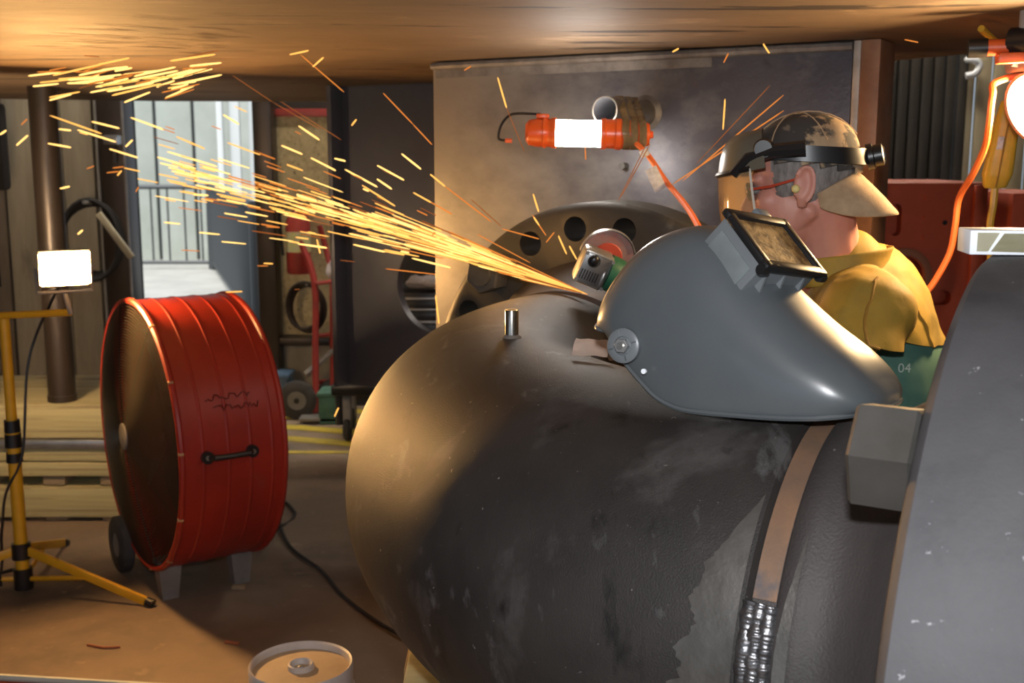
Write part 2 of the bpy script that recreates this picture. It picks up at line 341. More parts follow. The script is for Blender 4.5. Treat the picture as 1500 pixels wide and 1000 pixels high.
for k_, (a, c) in enumerate(((1392, 1412), (1416, 1436), (1440, 1462), (1467, 1490), (1494, 1520))):
    fin(bx(((bX(a) + bX(c)) / 2, BY + .01, 2.0), (bX(c) - bX(a), .04, 3.98), bev=.006), 'wall_panel', m_beige, wall)
wr = struct(fin(bx((3.5, 2.8, 2.0), (.1, 9.1, 4.0)), 'wall_right', m_sheet, smooth=False))
wl = struct(fin(bx((-4.68, 2.8, 2.0), (.1, 9.1, 4.0)), 'wall_left', m_board[2], smooth=False))
b = bmesh.new(); tube(b, smoothpts([(bX(1395), BY - .05, bZ(112)), (bX(1408), BY - .06, bZ(108)), (bX(1412), BY - .06, bZ(95)), (bX(1402), BY - .05, bZ(88)), (bX(1396), BY + .05, bZ(88))]), .022, 10)
tag(fin(b, 'pipe_elbow_fitting', m_boxw, loc=(bX(1403), BY, bZ(112))), 'small white curved conduit fitting high on the beige wall at right', 'fitting')

for sxx, lab in ((-2.9, 'left'), (-.6, 'middle'), (2.2, 'right')):   # unseen strip lights added to brighten the background
    sl_ = thing('added_strip_light', (sxx, 6.75, 3.8), 'added unseen strip light brightening the background beyond the deck, %s of three' % lab, 'fill light', 'added fill lights')
    fin(bx((sxx, 6.75, 3.93), (1.3, .16, .08), bev=.01), 'fixture', m_bgrey, sl_)
    for dy in (-.04, .04): fin(cy((sxx - .6, 6.75 + dy, 3.87), (sxx + .6, 6.75 + dy, 3.87), .018, n=10), 'tube', m_strip, sl_)
door = thing('door_1', (-2.04, BY, 0), 'open doorway with dark steel jambs leading to the pale porch', 'doorway'); del door['label']; del door['category']; struct(door)
fin(bx((-2.515, BY - .05, 2.0), (.17, .2, 3.98), bev=.01), 'jamb', m_post, door)
fin(bx((-2.435, BY - .145, 2.0), (.012, .012, 3.9)), 'edge_strip', m_bgrey, door)
fin(bx((-2.60, BY - .155, 2.0), (.01, .012, 3.9)), 'edge_strip', m_bgrey, door)
fin(bx((-1.565, BY - .05, 2.0), (.12, .2, 3.98), bev=.01), 'jamb', m_post, door)

# porch seen through the doorway
struct(fin(bx((-3.6, 13.6, -.05), (6.4, 12.4, .1)), 'floor_outside', m_deck, smooth=False))
wo = struct(fin(bx((-5.0, 18.05, 2.0), (5.2, .1, 5.0)), 'wall_outside', m_rail, smooth=False))
x = -7.4
while x < -3.0:
    fin(bx((x + .29, 17.98, 2.0), (.55, .06, 5.0), bev=.01), 'siding_panel', m_white, wo); x += .6
wo2 = struct(fin(bx((-2.6, 15.8, 2.0), (.08, 4.4, 5.0), Matrix.Translation((-2.6, 15.8, 0)) @ Matrix.Rotation(R(12), 4, 'Z') @ Matrix.Translation((2.6, -15.8, 0))), 'wall_porch', m_rail, smooth=False))
for (a, c) in ((318, 327), (333, 348), (356, 378), (382, 400)):
    x0 = aty(a, 230, 15.0).x; x1 = aty(c, 230, 15.0).x
    fin(bx(((x0 + x1) / 2, 15.0 + .4 * ((c - 318) / 60), 2.0), (x1 - x0, .06, 5.0), bev=.01), 'siding_panel', m_wbright, wo2)
def railing(p0, p1, label, n, mb):
    t = thing('railing', p0, label, 'railing', 'porch railings')
    p0, p1 = V(p0), V(p1); d = (p1 - p0)
    fin(tb([p0 + Z * 1.2, p1 + Z * 1.2], .04, 6), 'top_rail', m_rail, t); fin(tb([p0 + Z * .1, p1 + Z * .1], .03, 6), 'bottom_rail', m_rail, t)
    for i in range(n):
        p = p0 + d * ((i + .5) / n); fin(cy(p + Z * .1, p + Z * 1.2, mb, n=6), 'baluster', m_railp if mb > .02 else m_rail, t)
    for p in (p0, p1): fin(cy(p, p + Z * 1.24, .045, n=8), 'post', m_rail, t)
railing((-2.36, 10.3, 0), (-4.36, 16.4, 0), 'grey railing running along the right side of the pale porch', 24, .025)
railing((-4.42, 16.5, 0), (-6.6, 16.5, 0), 'thin dark railing across the far end of the pale porch', 9, .014)

# ================================================================== PIPE ELBOW WITH FLANGES
A = V((.410, 1.462, 1.017)); r = .305; RB = .897; C0 = A + RB * W; B = C0 + RB * U
elb = thing('pipe_elbow', (A.x, A.y, 0), 'huge black steel pipe elbow with thick flanges filling the foreground', 'pipe elbow')
b = bmesh.new(); rows = []
N_ = 96
for i in range(73):
    a = R(90) * i / 72; rad = -math.cos(a) * W + math.sin(a) * U; c = C0 + RB * rad
    rows.append([c + (math.cos(2 * math.pi * j / N_) * rad + math.sin(2 * math.pi * j / N_) * Z) * (r + .0012 * noise.noise((c + (math.cos(2 * math.pi * j / N_) * rad + math.sin(2 * math.pi * j / N_) * Z) * r) * 6)) for j in range(N_)])
first = [p - U * .0 for p in rows[0]]
bev0 = [A - U * .006 + (p - A) * (.965) for p in rows[0]]          # bevelled end at the groove
rows = [bev0] + [[p + U * .006 * 0 for p in rows[0]]] + rows[1:] + [[B + W * .006 + (p - B) * .965 for p in rows[-1]]]
grid(b, rows, True); elbow_o = fin(b, 'elbow', m_pipe, elb, angle=50)
# ground band along the weld
def band(name, s0, s1, dr, a0, a1, m, n=64, jag=0.):
    bb = bmesh.new(); rw = []
    for k_ in range(n + 1):
        th = a0 + (a1 - a0) * k_ / n; d = -math.cos(th) * W + math.sin(th) * Z; row = []
        for q in range(5):
            s = s0 + (s1 - s0) * q / 4
            if q == 0 and jag: s -= jag * (noise.noise((k_ * .12, 3, 0)) + .35 * noise.noise((k_ * .55, 7, 0)))
            tp_ = min(1, max(0, (n - k_) / n * 5)); s = s1 + (s - s1) * (tp_ if jag else 1)
            a_ = s / RB if s > 0 else 0
            c = C0 + RB * (-math.cos(a_) * W + math.sin(a_) * U) if s > 0 else A + U * s
            dd = d if s <= 0 else (-math.cos(th)) * (math.cos(a_) * W - math.sin(a_) * U) + math.sin(th) * Z
            row.append(c + dd * (r + dr))
        rw.append(row)
    grid(bb, rw); return fin(bb, name, m, elb)
band('ground_band', .050, .004, .0012, R(-75), R(50), m_ground, 140, .024)
band('ground_band', -.043, -.058, .0035, R(-75), R(42), m_ground, 100, .002)
# root groove and hub, turned about the near axis
hubp = [(-.0, .965 * r), (-.006, r - .011), (-.034, r - .011), (-.040, r + .001), (-.07, r + .003), (-.075, r - .001), (-.11, r + .004), (-.14, r + .022), (-.175, r + .052), (-.191, r + .062)]
b = bmesh.new(); lathe(b, A, -U, [(-s, q) for s, q in hubp], 96); fin(b, 'weld_neck', m_hub, elb, angle=60)
def ropes(name, s_list, rr, a0, a1, m, n, amp):
    bb = bmesh.new()
    for (s, h) in s_list:
        pts = []; rad = []
        for k_ in range(n + 1):
            th = a0 + (a1 - a0) * k_ / n; d = -math.cos(th) * W + math.sin(th) * Z
            pts.append(A - U * (s + amp * noise.noise((k_ * .07, s * 400, 1))) + d * (r + h)); rad.append(rr * (1 + .10 * noise.noise((k_ * .31, s * 50, 2)) + .28 * noise.noise((k_ * .09, s * 90, 5))))
        tube(bb, pts, rad, 8)
    return fin(bb, name, m, elb, angle=60)
band('root_pass', -.006, -.034, -.0085, R(26), R(92), m_groove, 40)
ropes('weld_bead', [(.007, -.006), (.0185, -.0065), (.030, -.006)], .0118, R(-80), R(25), m_weld, 620, .0015)
# near flange
FR, FT, BC = .516, .15, .45
F1 = A - U * .191
def flange(name, c, ax, m, n_holes, ph):
    bb = bmesh.new(); lathe(bb, c, ax, [(0, .24), (0, FR - .02), (.004, FR - .008), (.012, FR), (FT - .008, FR), (FT, FR - .008), (FT, .42), (FT + .008, .415), (FT + .008, .24)], 128, closed=True)
    x_, y_, z_ = axes(ax); cs = []
    for i in range(n_holes):
        t = ph + 2 * math.pi * i / n_holes; p = c + (x_ * math.cos(t) + y_ * math.sin(t)) * BC
        cs.append(cy(p - z_ * .05, p + z_ * (FT + .05), .033, n=24))
    return fin(cut(bb, cs), name, m, elb, angle=35)
fo1 = flange('flange', F1, -U, m_flange, 20, R(42.0))
t = R(47); pn = F1 + (-math.cos(t) * W + math.sin(t) * Z) * BC
b = bmesh.new(); hexprism(b, pn, U, .0585, .064, rot=R(10)); n1 = fin(b, 'hex_nut', m_nut, elb, angle=25)
b = bmesh.new(); cyl(b, pn - U * .2, pn + U * .058, .031, n=24); fin(b, 'stud', m_brass_edge, elb)
# far flange on the other leg
hub2 = [(0, .965 * r), (.006, r - .011), (.034, r - .011), (.04, r + .001), (.11, r + .004), (.19, r + .04), (.23, r + .062)]
b = bmesh.new(); lathe(b, B, W, hub2, 96); fin(b, 'weld_neck', m_hub, elb, angle=60)
F2 = B + W * .23
flange('far_flange', F2, W, m_rflange, 20, R(9))
x_, y_, z_ = axes(W)
t = None; best = 9
for i in range(20):
    tt = R(9) + 2 * math.pi * i / 20; p = F2 + (x_ * math.cos(tt) + y_ * math.sin(tt)) * BC
    d = (p - F2).normalized(); ang = math.degrees(math.atan2(d.z, d.dot(U)))
    if abs(ang - 42) < best: best = abs(ang - 42); pf = p
b = bmesh.new(); hexprism(b, pf, -W, .054, .064, rot=R(20)); fin(b, 'hex_nut', m_nut, elb, angle=25)
b = bmesh.new(); cyl(b, pf + W * .2, pf - W * .075, .031, n=24); fin(b, 'stud', m_nut, elb)
# thin tack pipe nipple on the bend
a = .80; pn2 = C0 + RB * (-math.cos(a) * W + math.sin(a) * U) + Z * (r - .004)
b = bmesh.new(); lathe(b, pn2, Z, [(0, .0125), (.052, .0125), (.055, .0115), (.055, .0085), (.01, .0085), (.01, 0)], 20); nip = fin(b, 'nipple', m_chrome, elb)
b = bmesh.new(); lathe(b, pn2, Z, [(.001, .02), (.006, .0175), (.0095, .0125)], 20); fin(b, 'fillet_weld', m_weldgrey, nip)

# ================================================================== PLATES HANGING FROM THE DECK
PD = .43
P0 = F2 + W * PD
pl = thing('support_plate', (.32, 3.3, .9), 'tall blue-grey steel support plate behind the far flange', 'steel plate')
def onpl(px, py, off=0.):
    rr = ray(px, py); o_ = V((0, 0, H)); n_ = W; t_ = ((P0 + W * off) - o_).dot(n_) / rr.dot(n_); return o_ + rr * t_
pa = onpl(634, 92); pb = onpl(1250, 66)
Mpl = frame(pa, (pb - pa).xy.to_3d().normalized(), W, Z); wid = (pb - pa).xy.length
zb = .45 - pa.z; zt = CZ - .002 - pa.z
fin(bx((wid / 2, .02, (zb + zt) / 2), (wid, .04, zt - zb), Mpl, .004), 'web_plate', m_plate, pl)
fin(bx((wid + .012, .02, (zb + zt) / 2), (.02, .05, zt - zb), Mpl, .004), 'edge_bar', m_edge, pl)
fin(bx((wid + .05, .06, (zb + zt) / 2), (.05, .16, zt - zb), Mpl, .004), 'end_stiffener', m_rustplate, pl)
b = bmesh.new(); pts = [Mpl @ V((wid * i / 60, -.004, zt - .014 - .002 * noise.noise((i * .7, 0, 0)))) for i in range(61)]; tube(b, pts, .012, 8); fin(b, 'weld_bead', m_weldgrey, pl)
fin(bx((wid * .36, -.001, zt - .036), (wid * .7, .004, .03), Mpl), 'ground_strip', m_weldgrey, pl)
st = onpl(945, 166); se = st - W * .26
b = bmesh.new(); lathe(b, se, W, [(0, .034), (0, .038), (.27, .038)], 36); stub = fin(b, 'pipe_stub', m_stub, pl)
b = bmesh.new(); lathe(b, se, W, [(.0005, .034), (.25, .034), (.25, 0)], 36); fin(b, 'stub_bore', m_plate2, stub)  # darker steel stands in for the shade inside the stub
b = bmesh.new(); lathe(b, st, -W, [(0, .052), (.006, .047), (.013, .0385)], 36); fin(b, 'fillet_weld', m_weldgrey, stub)
for (px, py) in ((943, 189), (917, 243)):
    p = onpl(px, py); b = bmesh.new(); cyl(b, p, p - W * .03, .010, n=12); fin(b, 'stud', m_nut, pl)

pl2 = thing('hole_plate', (-.5, 5.0, .6), 'dark steel plate with a big round cut-out in front of the tool chest', 'steel plate')
Q0 = V((-.757, 5.0, 0)); Mq = frame(Q0, -U, W, Z)
zb2 = aty(560, 562, 5.0).z
b = bx((.5, .02, (zb2 + CZ) / 2), (1.0, .04, CZ - zb2), Mq, .003)
hc = aty(640, 420, 4.75); hx = (hc - Q0).dot(-U)
fin(cut(b, [cy(Mq @ V((hx, -.1, hc.z)), Mq @ V((hx, .2, hc.z)), .20, n=64)]), 'web_plate', m_plate2, pl2)
fin(bx((.012, -.03, (zb2 + CZ) / 2), (.024, .1, CZ - zb2), Mq, .003), 'end_stiffener', m_plate2, pl2)

# ================================================================== DROP LIGHT ON THE PLATE
dl = thing('drop_light', aty(900, 210, 3.0), 'lit orange trouble light taped to the pipe stub on the plate', 'work light')
L0 = aty(770, 194, 3.02); L1 = aty(938, 197, 3.0); ax = (L1 - L0).normalized(); ln = (L1 - L0).length
def ld(bm, prof, n=28): lathe(bm, L0, ax, prof, n)
b = bmesh.new(); ld(b, [(0, 0), (0, .022), (.008, .033), (.03, .037), (.045, .037), (.047, .040), (.054, .040), (.056, .037), (.066, .037), (.07, .040), (.08, .040), (.08, .03)]); cap0 = fin(b, 'end_cap', m_orange, dl)
b = bmesh.new(); ld(b, [(.08, .034), (.2, .034)]); fin(b, 'tube', m_tube, dl)
b = bmesh.new(); ld(b, [(.198, .03), (.198, .040), (.21, .041), (.213, .038), (.235, .038), (.238, .041), (.25, .041), (.253, .038), (.275, .037), (.31, .034), (.325, .028), (.328, .010), (.335, .009), (.335, 0)]); fin(b, 'handle', m_orange, dl)
up = Z; side = ax.cross(Z).normalized()
b = bmesh.new(); box(b, (0, 0, 0), (.034, .02, .012), frame(L0 + ax * .045 + Z * .043, ax, side, Z), .003); fin(b, 'hook_mount', m_orange, dl)
hp = [L0 + ax * .04 + Z * .048, L0 - ax * .02 + Z * .049, L0 - ax * .045 + Z * .042, L0 - ax * .065 + Z * .018, L0 - ax * .072 - Z * .012, L0 - ax * .066 - Z * .02, L0 - ax * .05 - Z * .022]
hk = fin(tb(smoothpts(hp, 5), .0035, 8), 'hook', m_black, dl); fin(cy(hp[-1] - ax * .004, hp[-1] + ax * .014, .006, n=10), 'hook_tip', m_orange, hk)
# tape round stub and lamp handle
def hull2(pts):
    pts = sorted(pts); lo, up_ = [], []
    for seq, h in ((pts, lo), (pts[::-1], up_)):
        for p in seq:
            while len(h) > 1 and (h[-1][0] - h[-2][0]) * (p[1] - h[-2][1]) - (h[-1][1] - h[-2][1]) * (p[0] - h[-2][0]) <= 0: h.pop()
            h.append(p)
    return lo[:-1] + up_[:-1]
for k_, xo in enumerate((.262, .279, .296)):
    X_ = (L0 + ax * xo).x + .004 * k_; lam = L0 + ax * xo; sy = se + W * ((X_ - se.x) / W.x)
    h = hull2([(sy.y + .050 * math.cos(q / 24 * 6.2832), sy.z + .0425 * math.sin(q / 24 * 6.2832)) for q in range(24)] + [(lam.y + .0405 * math.cos(q / 24 * 6.2832), lam.z + .0405 * math.sin(q / 24 * 6.2832)) for q in range(24)])
    b = bmesh.new(); rows = [[V((X_ + q * .0095 + .004 * noise.noise(V((y * 30, z * 30, k_))) + .10 * (z - lam.z) * (k_ - 1) * .3, y - .003 * noise.noise(V((y * 60, z * 60, q + k_))), z)) for q in (-1, -.5, 0, .5, 1)] for (y, z) in h]
    grid(b, rows + [rows[0]]); bmesh.ops.solidify(b, geom=b.faces[:], thickness=.0015); fin(b, 'tape_wrap', m_tape, dl)
cpts = [L0 + ax * .33, aty(930, 205, 2.98), aty(950, 228, 2.95), aty(975, 265, 2.9), aty(1000, 295, 2.8), aty(1018, 322, 2.7), aty(1035, 360, 2.55), aty(1060, 430, 2.42), V((.45, 2.2, 1.0)), V((.5, 2.0, .5)), V((.55, 2.0, .02))]
cd = fin(tb(smoothpts(cpts, 6), .0075, 8), 'cord', m_cable, dl)
b = bmesh.new(); p = aty(962, 262, 2.9); d = (aty(972, 280, 2.9) - aty(955, 245, 2.9)).normalized(); box(b, (0, 0, 0), (.062, .002, .032), frame(p + V((-.004, -.01, 0)), d, V((0, 1, 0)), d.cross(V((0, 1, 0)))), .0008); fin(b, 'cord_tag', m_tag, cd)
b = bmesh.new(); p = aty(944, 224, 2.94); box(b, (0, 0, 0), (.02, .022, .02), frame(p, *axes(d)), .004); fin(b, 'tag_collar', m_tag, cd)

# ================================================================== WELDING HELMET on the pipe
hm = thing('welding_helmet', A - U * .07 + Z * r, 'grey plastic welding helmet lying on top of the black pipe', 'welding helmet')
MH = frame(A, -U, W, Z) @ Matrix.Translation((-.10, 0, 0)) @ Matrix.Rotation(R(-8), 4, 'Z') @ Matrix.Translation((.10, 0, 0))
prof = [(-.318, .392), (-.314, .425), (-.292, .466), (-.255, .507), (-.21, .531), (-.165, .537), (-.12, .52), (-.06, .468), (-.0, .42), (.05, .388), (.083, .360), (.099, .338), (.101, .322)]
rim = [(-.286, .388), (-.262, .370), (-.240, .350), (-.213, .330), (-.186, .312), (-.160, .303), (-.13, .300), (-.07, .303), (-.01, .307), (.032, .311), (.055, .314), (.070, .316), (.078, .316)]
hw = [.082, .094, .104, .110, .114, .116, .117, .115, .110, .101, .090, .076, .058]
def rs(lst, k):
    p = smoothpts([V((q[0], q[1], 0)) if isinstance(q, tuple) else V((q, 0, 0)) for q in lst], k); return p
pp, rp, ww = rs(prof, 5), rs(rim, 5), [q.x for q in rs(hw, 5)]
rows = []; HX = 24
for i in range(len(pp)):
    row = []; s = i / (len(pp) - 1); e1 = 2 / 2.7; e2 = 2 / (2.5)
    for j in range(2 * HX + 1):
        th = math.pi * j / (2 * HX); cs = math.cos(th); sn = math.sin(th)
        y = -ww[i] * math.copysign(abs(cs) ** e1, cs); t_ = abs(sn) ** e2
        row.append(V((rp[i].x + (pp[i].x - rp[i].x) * t_, y * (1 - .10 * (1 - t_)), rp[i].y + (pp[i].y - rp[i].y) * t_)))
    rows.append(row)
b = bmesh.new(); grid(b, [[MH @ p for p in row] for row in rows])
b = evaluated(b, [('SOLIDIFY', dict(thickness=.003, offset=-1)), ('SUBSURF', dict(levels=1, render_levels=1))]); fin(b, 'shell', m_helm, hm, angle=60)
edge = [row[0] for row in rows] + rows[-1][1:-1] + [row[-1] for row in rows][::-1] + rows[0][::-1][1:-1]
fin(tb([MH @ p for p in edge], .0036, 6, True), 'rim_bead', m_helm, hm, )
# lens box: on the face, e along crown->chin, nn outward
e_ = V((.73, 0, -.685)).normalized(); nn = V((.685, 0, .73)).normalized(); y_ = V((0, 1, 0))
bc = V((-.100, 0, .484))
MB = MH @ frame(bc + nn * .004, e_, y_, nn) @ Matrix.Rotation(R(-12), 4, 'Z')
b = bx((0, 0, .002), (.092, .128, .074), MB, .003); lb = fin(b, 'lens_box', m_hbox, hm)
fin(bx((0, -.0643, .006), (.07, .003, .034), MB, .001), 'side_window', m_hwin, lb)
for y0 in (-.045, -.005, .04):
    b = bmesh.new(); vs = [b.verts.new(MB @ V(p)) for p in ((.046, y0, .03), (.046, y0, -.03), (.072, y0, -.028), (.046, y0 + .004, .03), (.046, y0 + .004, -.03), (.072, y0 + .004, -.028))]
    for f in ((0, 1, 2), (5, 4, 3), (0, 2, 5, 3), (1, 0, 3, 4), (2, 1, 4, 5)): b.faces.new([vs[q] for q in f])
    fin(b, 'rib', m_hbox, lb, smooth=False)
b = bmesh.new()
for (c, s) in (((-.045, 0, .0425), (.014, .14, .011)), ((.047, 0, .0425), (.014, .14, .011)), ((0, -.062, .0425), (.104, .014, .011)), ((0, .062, .0425), (.104, .014, .011))): box(b, c, s, MB, .003)
lf = fin(b, 'lens_frame', m_black, hm)
fin(bx((0, 0, .0405), (.084, .114, .004), MB), 'lens', m_lens, lf)
for y0 in (-.067, .067): fin(cy(MB @ V((.05, y0 - .006, .037)), MB @ V((.05, y0 + .006, .037)), .007, n=12), 'hinge', m_black, lf)
fin(bx((-.06, .03, .03), (.02, .03, .03), MB, .005), 'latch_tab', m_hbox, lb)
pv = MH @ V((-.232, -.110, .377)); dn = (-W + Z * .12).normalized()
b = bmesh.new(); lathe(b, pv, dn, [(-.004, .024), (.003, .024), (.005, .021), (.005, .013), (.003, .012), (.003, 0)], 28); kn = fin(b, 'pivot_washer', m_hbox, hm)
b = bmesh.new(); hexprism(b, pv + dn * .003, dn, .0105, .008); nk = fin(b, 'pivot_nut', m_alu, kn, angle=25)
b = bmesh.new(); cyl(b, pv + dn * .008, pv + dn * .014, .005, n=14); fin(b, 'bolt_end', m_chrome, kn)
for an in (0, 90, 180, 270):
    x_, y2, z_ = axes(dn); d = x_ * math.cos(R(an + 20)) + y2 * math.sin(R(an + 20)); fin(tb([pv + dn * .005 + d * .014, pv + dn * .005 + d * .021], .0012, 5), 'spoke', m_helm, kn)
p2 = MH @ V((-.197, -.1115, .346)); fin(cy(p2, p2 + dn * .004, .0036, n=12), 'rivet', m_boxw, hm)

# crumpled paper beside the helmet
def paper(name, c, sx, sy, hgt, rot, label, m, seed):
    b = bmesh.new(); n = 9; rows = []
    for i in range(n):
        row = []
        for j in range(n):
            x = (i / (n - 1) - .5) * sx; y = (j / (n - 1) - .5) * sy; q = V((x * 40, y * 40, seed))
            row.append(V(c) + Matrix.Rotation(rot, 3, 'Z') @ V((x + .004 * noise.noise(q), y, hgt * (.6 + noise.noise(q + V((5, 5, 5))) * .55) + (y + sy / 2) * .55)))
        rows.append(row)
    grid(b, rows); bmesh.ops.solidify(b, geom=b.faces[:], thickness=.0015)
    return tag(fin(b, name, m, loc=c, angle=15), label, 'paper')
def onelb(px, py):
    rr = ray(px, py).normalized(); ok, co, no, _ = elbow_o.ray_cast(V((0, 0, H)) - elb.location, rr); return co + elb.location if ok else aty(px, py, 1.9)
a = .46; pc = C0 + RB * (-math.cos(a) * W + math.sin(a) * U) + Z * (r + .001)
paper('crumpled_paper', onelb(866, 527) + Z * .001, .060, .040, .014, R(-14), 'flat crumpled scrap of off-white paper on the pipe left of the helmet', m_paper, 3)
paper('folded_wrapper', onelb(896, 530) + Z * .001, .034, .036, .016, R(30), 'folded shiny wrapper tucked under the left rim of the helmet', m_tag, 11)

# ================================================================== CARTON on the near flange
cb = aty(1420, 367, 1.33); cxd = V((.98, -.14, 0)).normalized(); cyd = V((.14, .98, 0)); MCb = frame((cb.x, cb.y, F1.z + FR + .001), cxd, cyd, Z)
ct = thing('carton', MCb @ V((.06, .03, 0)), 'small white carton with beige label on top of the near flange', 'carton')
fin(bx((.065, .03, .0145), (.13, .06, .029), MCb, .0015), 'carton_body', m_boxw, ct)
b = bmesh.new(); vs = [b.verts.new(MCb @ V(p)) for p in ((.024, -.0006, .004), (.076, -.0006, .003), (.076, -.0006, .0255), (.038, -.0006, .0255))]; b.faces.new(vs); bmesh.ops.solidify(b, geom=b.faces[:], thickness=.0005); fin(b, 'label_panel', m_boxl, ct, smooth=False)
b = bmesh.new(); vs = [b.verts.new(MCb @ V(p)) for p in ((.008, -.0006, .004), (.021, -.0006, .004), (.033, -.0006, .0262), (.008, -.0006, .0262))]; b.faces.new(vs); bmesh.ops.solidify(b, geom=b.faces[:], thickness=.0005); fin(b, 'label_panel', m_boxt, ct, smooth=False)

# ================================================================== PERSON
fw = V((-.93, .30, 0)).normalized(); lf_ = Z.cross(fw)                   # faces left, his left side towards the camera
hp_ = R(12); hf = (fw * math.cos(hp_) - Z * math.sin(hp_)); hu = lf_.cross(hf) * -1; hu = hf.cross(lf_)
if hu.z < 0: hu = -hu
HC = V((.583, 2.30, 1.592)); MHd = frame(HC, hf, lf_, hu)
HIP = V((.96, 2.42, .93)); CH = V((.77, 2.38, 1.21)); NK = V((.665, 2.345, 1.455))
SL, SR = V((.69, 2.185, 1.345)), V((.67, 2.56, 1.36)); EL, ER = V((.50, 2.08, 1.16)), V((.53, 2.72, 1.19))
G0 = V((.205, 2.605, 1.388)); g1 = V((.86, .10, -.34)).normalized(); g3 = V((-.05, .97, .22)); g3 = (g3 - g1 * g3.dot(g1)).normalized(); g2 = g3.cross(g1)
if g2.z < 0: g2 = -g2
HL, HRr = G0 + g1 * .12, G0 + g1 * .21
def hand(bm, c, ax_, side, wrist):
    """palm on one side of a bar of radius .03 along ax_, four fingers of unequal length closed round it, thumb from the palm's side"""
    out = (wrist - c).normalized(); out = (out - ax_ * out.dot(ax_)).normalized(); tn = ax_.cross(out) * side
    pc_ = c + out * .052
    sphere(bm, (0, 0, 0), (.042, .036, .017), frame(pc_, ax_, tn, out), 14)
    capsule(bm, pc_ + out * .012, wrist, .026, .03)
    for i, (k_, l_) in enumerate(((-.03, .92), (-.01, 1.), (.011, .96), (.031, .8))):
        pts = []
        for s_ in range(4):
            an = R(55 + s_ * 62 * l_); pts.append(c + ax_ * k_ + (out * math.cos(an) + tn * math.sin(an)) * .043)
        for p, q, r0 in zip(pts, pts[1:], (.0098, .009, .008)): capsule(bm, p, q, r0, r0 * .93, 8)
        capsule(bm, pc_ + ax_ * k_ + tn * .02, pts[0], .0105, .0098, 8)
    th = [pc_ + ax_ * -.034 * 1 - tn * .012, c + ax_ * -.045 + (out * .6 - tn * .8) * .045, c + ax_ * -.03 - tn * .044 - out * .012]
    capsule(bm, th[0], th[1], .013, .011, 8); capsule(bm, th[1], th[2], .011, .009, 8)
WL, WR = HL + (EL - HL).normalized() * .10, HRr + (ER - HRr).normalized() * .10
b = bmesh.new()
sphere(b, (-.012, 0, .035), (.098, .077, .102), MHd, 24); sphere(b, (.028, 0, -.038), (.074, .062, .084), MHd, 24)
sphere(b, (.074, 0, -.098), (.027, .03, .022), MHd); sphere(b, (.076, 0, .026), (.02, .052, .016), MHd)
for s in (-1, 1):
    sphere(b, (.062, s * .034, -.02), (.028, .026, .026), MHd); capsule(b, (-.012, s * .05, -.055), (.066, s * .016, -.102), .020, .020, 12, MHd)
    tube(b, [MHd @ V((-.016 + .019 * math.cos(q_) - .22 * .034 * math.sin(q_), s * (.093 + .004 * math.cos(q_)), -.001 + .034 * math.sin(q_))) for q_ in [R(35 + 230 * z_ / 14) for z_ in range(15)]], .0048, 6)
    t = bmesh.new(); sphere(t, (0, 0, 0), (.021, .009, .036), None, 16); t.transform(MHd @ Matrix.Translation((-.012, s * .083, -.002)) @ Matrix.Rotation(R(-14), 4, 'Y') @ Matrix.Rotation(R(s * 22), 4, 'Z')); add(b, t)
    t = bmesh.new(); sphere(t, (0, 0, 0), (.012, .008, .012), None, 12); t.transform(MHd @ Matrix.Translation((-.004, s * .079, -.036))); add(b, t)
capsule(b, (.090, 0, .012), (.112, 0, -.030), .009, .0145, 12, MHd); sphere(b, (.10, .009, -.036), (.011, .009, .008), MHd); sphere(b, (.10, -.009, -.036), (.011, .009, .008), MHd)
sphere(b, (.090, 0, -.060), (.012, .024, .007), MHd); sphere(b, (.088, 0, -.073), (.012, .021, .008), MHd)
capsule(b, MHd @ V((-.035, 0, -.03)), NK + V((.0, 0, -.03)), .062, .068, 16)
t = bmesh.new(); sphere(t, (0, 0, 0), (.16, .12, .2), None, 20); t.transform(frame(CH, -lf_, fw, Z)); add(b, t)
capsule(b, CH, HIP, .12, .14, 16); capsule(b, SL, SR, .062, .062); capsule(b, NK - Z * .02, CH, .07, .12)
for S_, E_, Wr in ((SL, EL, WL), (SR, ER, WR)): capsule(b, S_, E_, .055, .044); capsule(b, E_, Wr, .043, .03)
hand(b, HL, g1, 1, WL); hand(b, HRr, g1, -1, WR)
KN = [(HIP + V((-.02, -.11, -.05)), V((.90, 2.28, .49)), V((1.0, 2.27, .08))), (HIP + V((0, .11, -.05)), V((.97, 2.56, .49)), V((1.06, 2.58, .08)))]
for h_, k_, f_ in KN: capsule(b, h_, k_, .085, .06); capsule(b, k_, f_, .058, .042); capsule(b, f_ - Z * .03, f_ + fw * .16 - Z * .045, .042, .032)
per = blob(b, .0046, 4)
person = fin(per, 'person', m_skin, loc=(1.0, 2.42, 0)); tag(person, 'man in yellow leather jacket and camo cap leaning over to grind the pipe', 'person')
PP = person
def child(bm, name, m, parent=None, **k): return fin(bm, name, m, parent or PP, **k)
for s in (-1, 1):
    b = bmesh.new(); sphere(b, (.083, s * .03, .006), (.012, .014, .009), MHd, 12); child(b, 'eye', m_bgrey)
b = bmesh.new(); sphere(b, (.002, .095, -.006), (.0085, .010, .0085), MHd, 14); child(b, 'ear_plug', m_ear)
sg_ = bmesh.new()
for s in (-1, 1): sphere(sg_, (.098, s * .031, .006), (.006, .028, .019), MHd, 14)
tube(sg_, [MHd @ V((.104, -.008, .012)), MHd @ V((.106, 0, .014)), MHd @ V((.104, .008, .012))], .003, 6)
gl = child(sg_, 'safety_glasses', m_black)
for s in (-1, 1): child(tb([MHd @ V((.092, s * .058, .010)), MHd @ V((.05, s * .080, .008)), MHd @ V((.0, s * .086, .012))], .0028, 6), 'temple_arm', m_discred, gl)
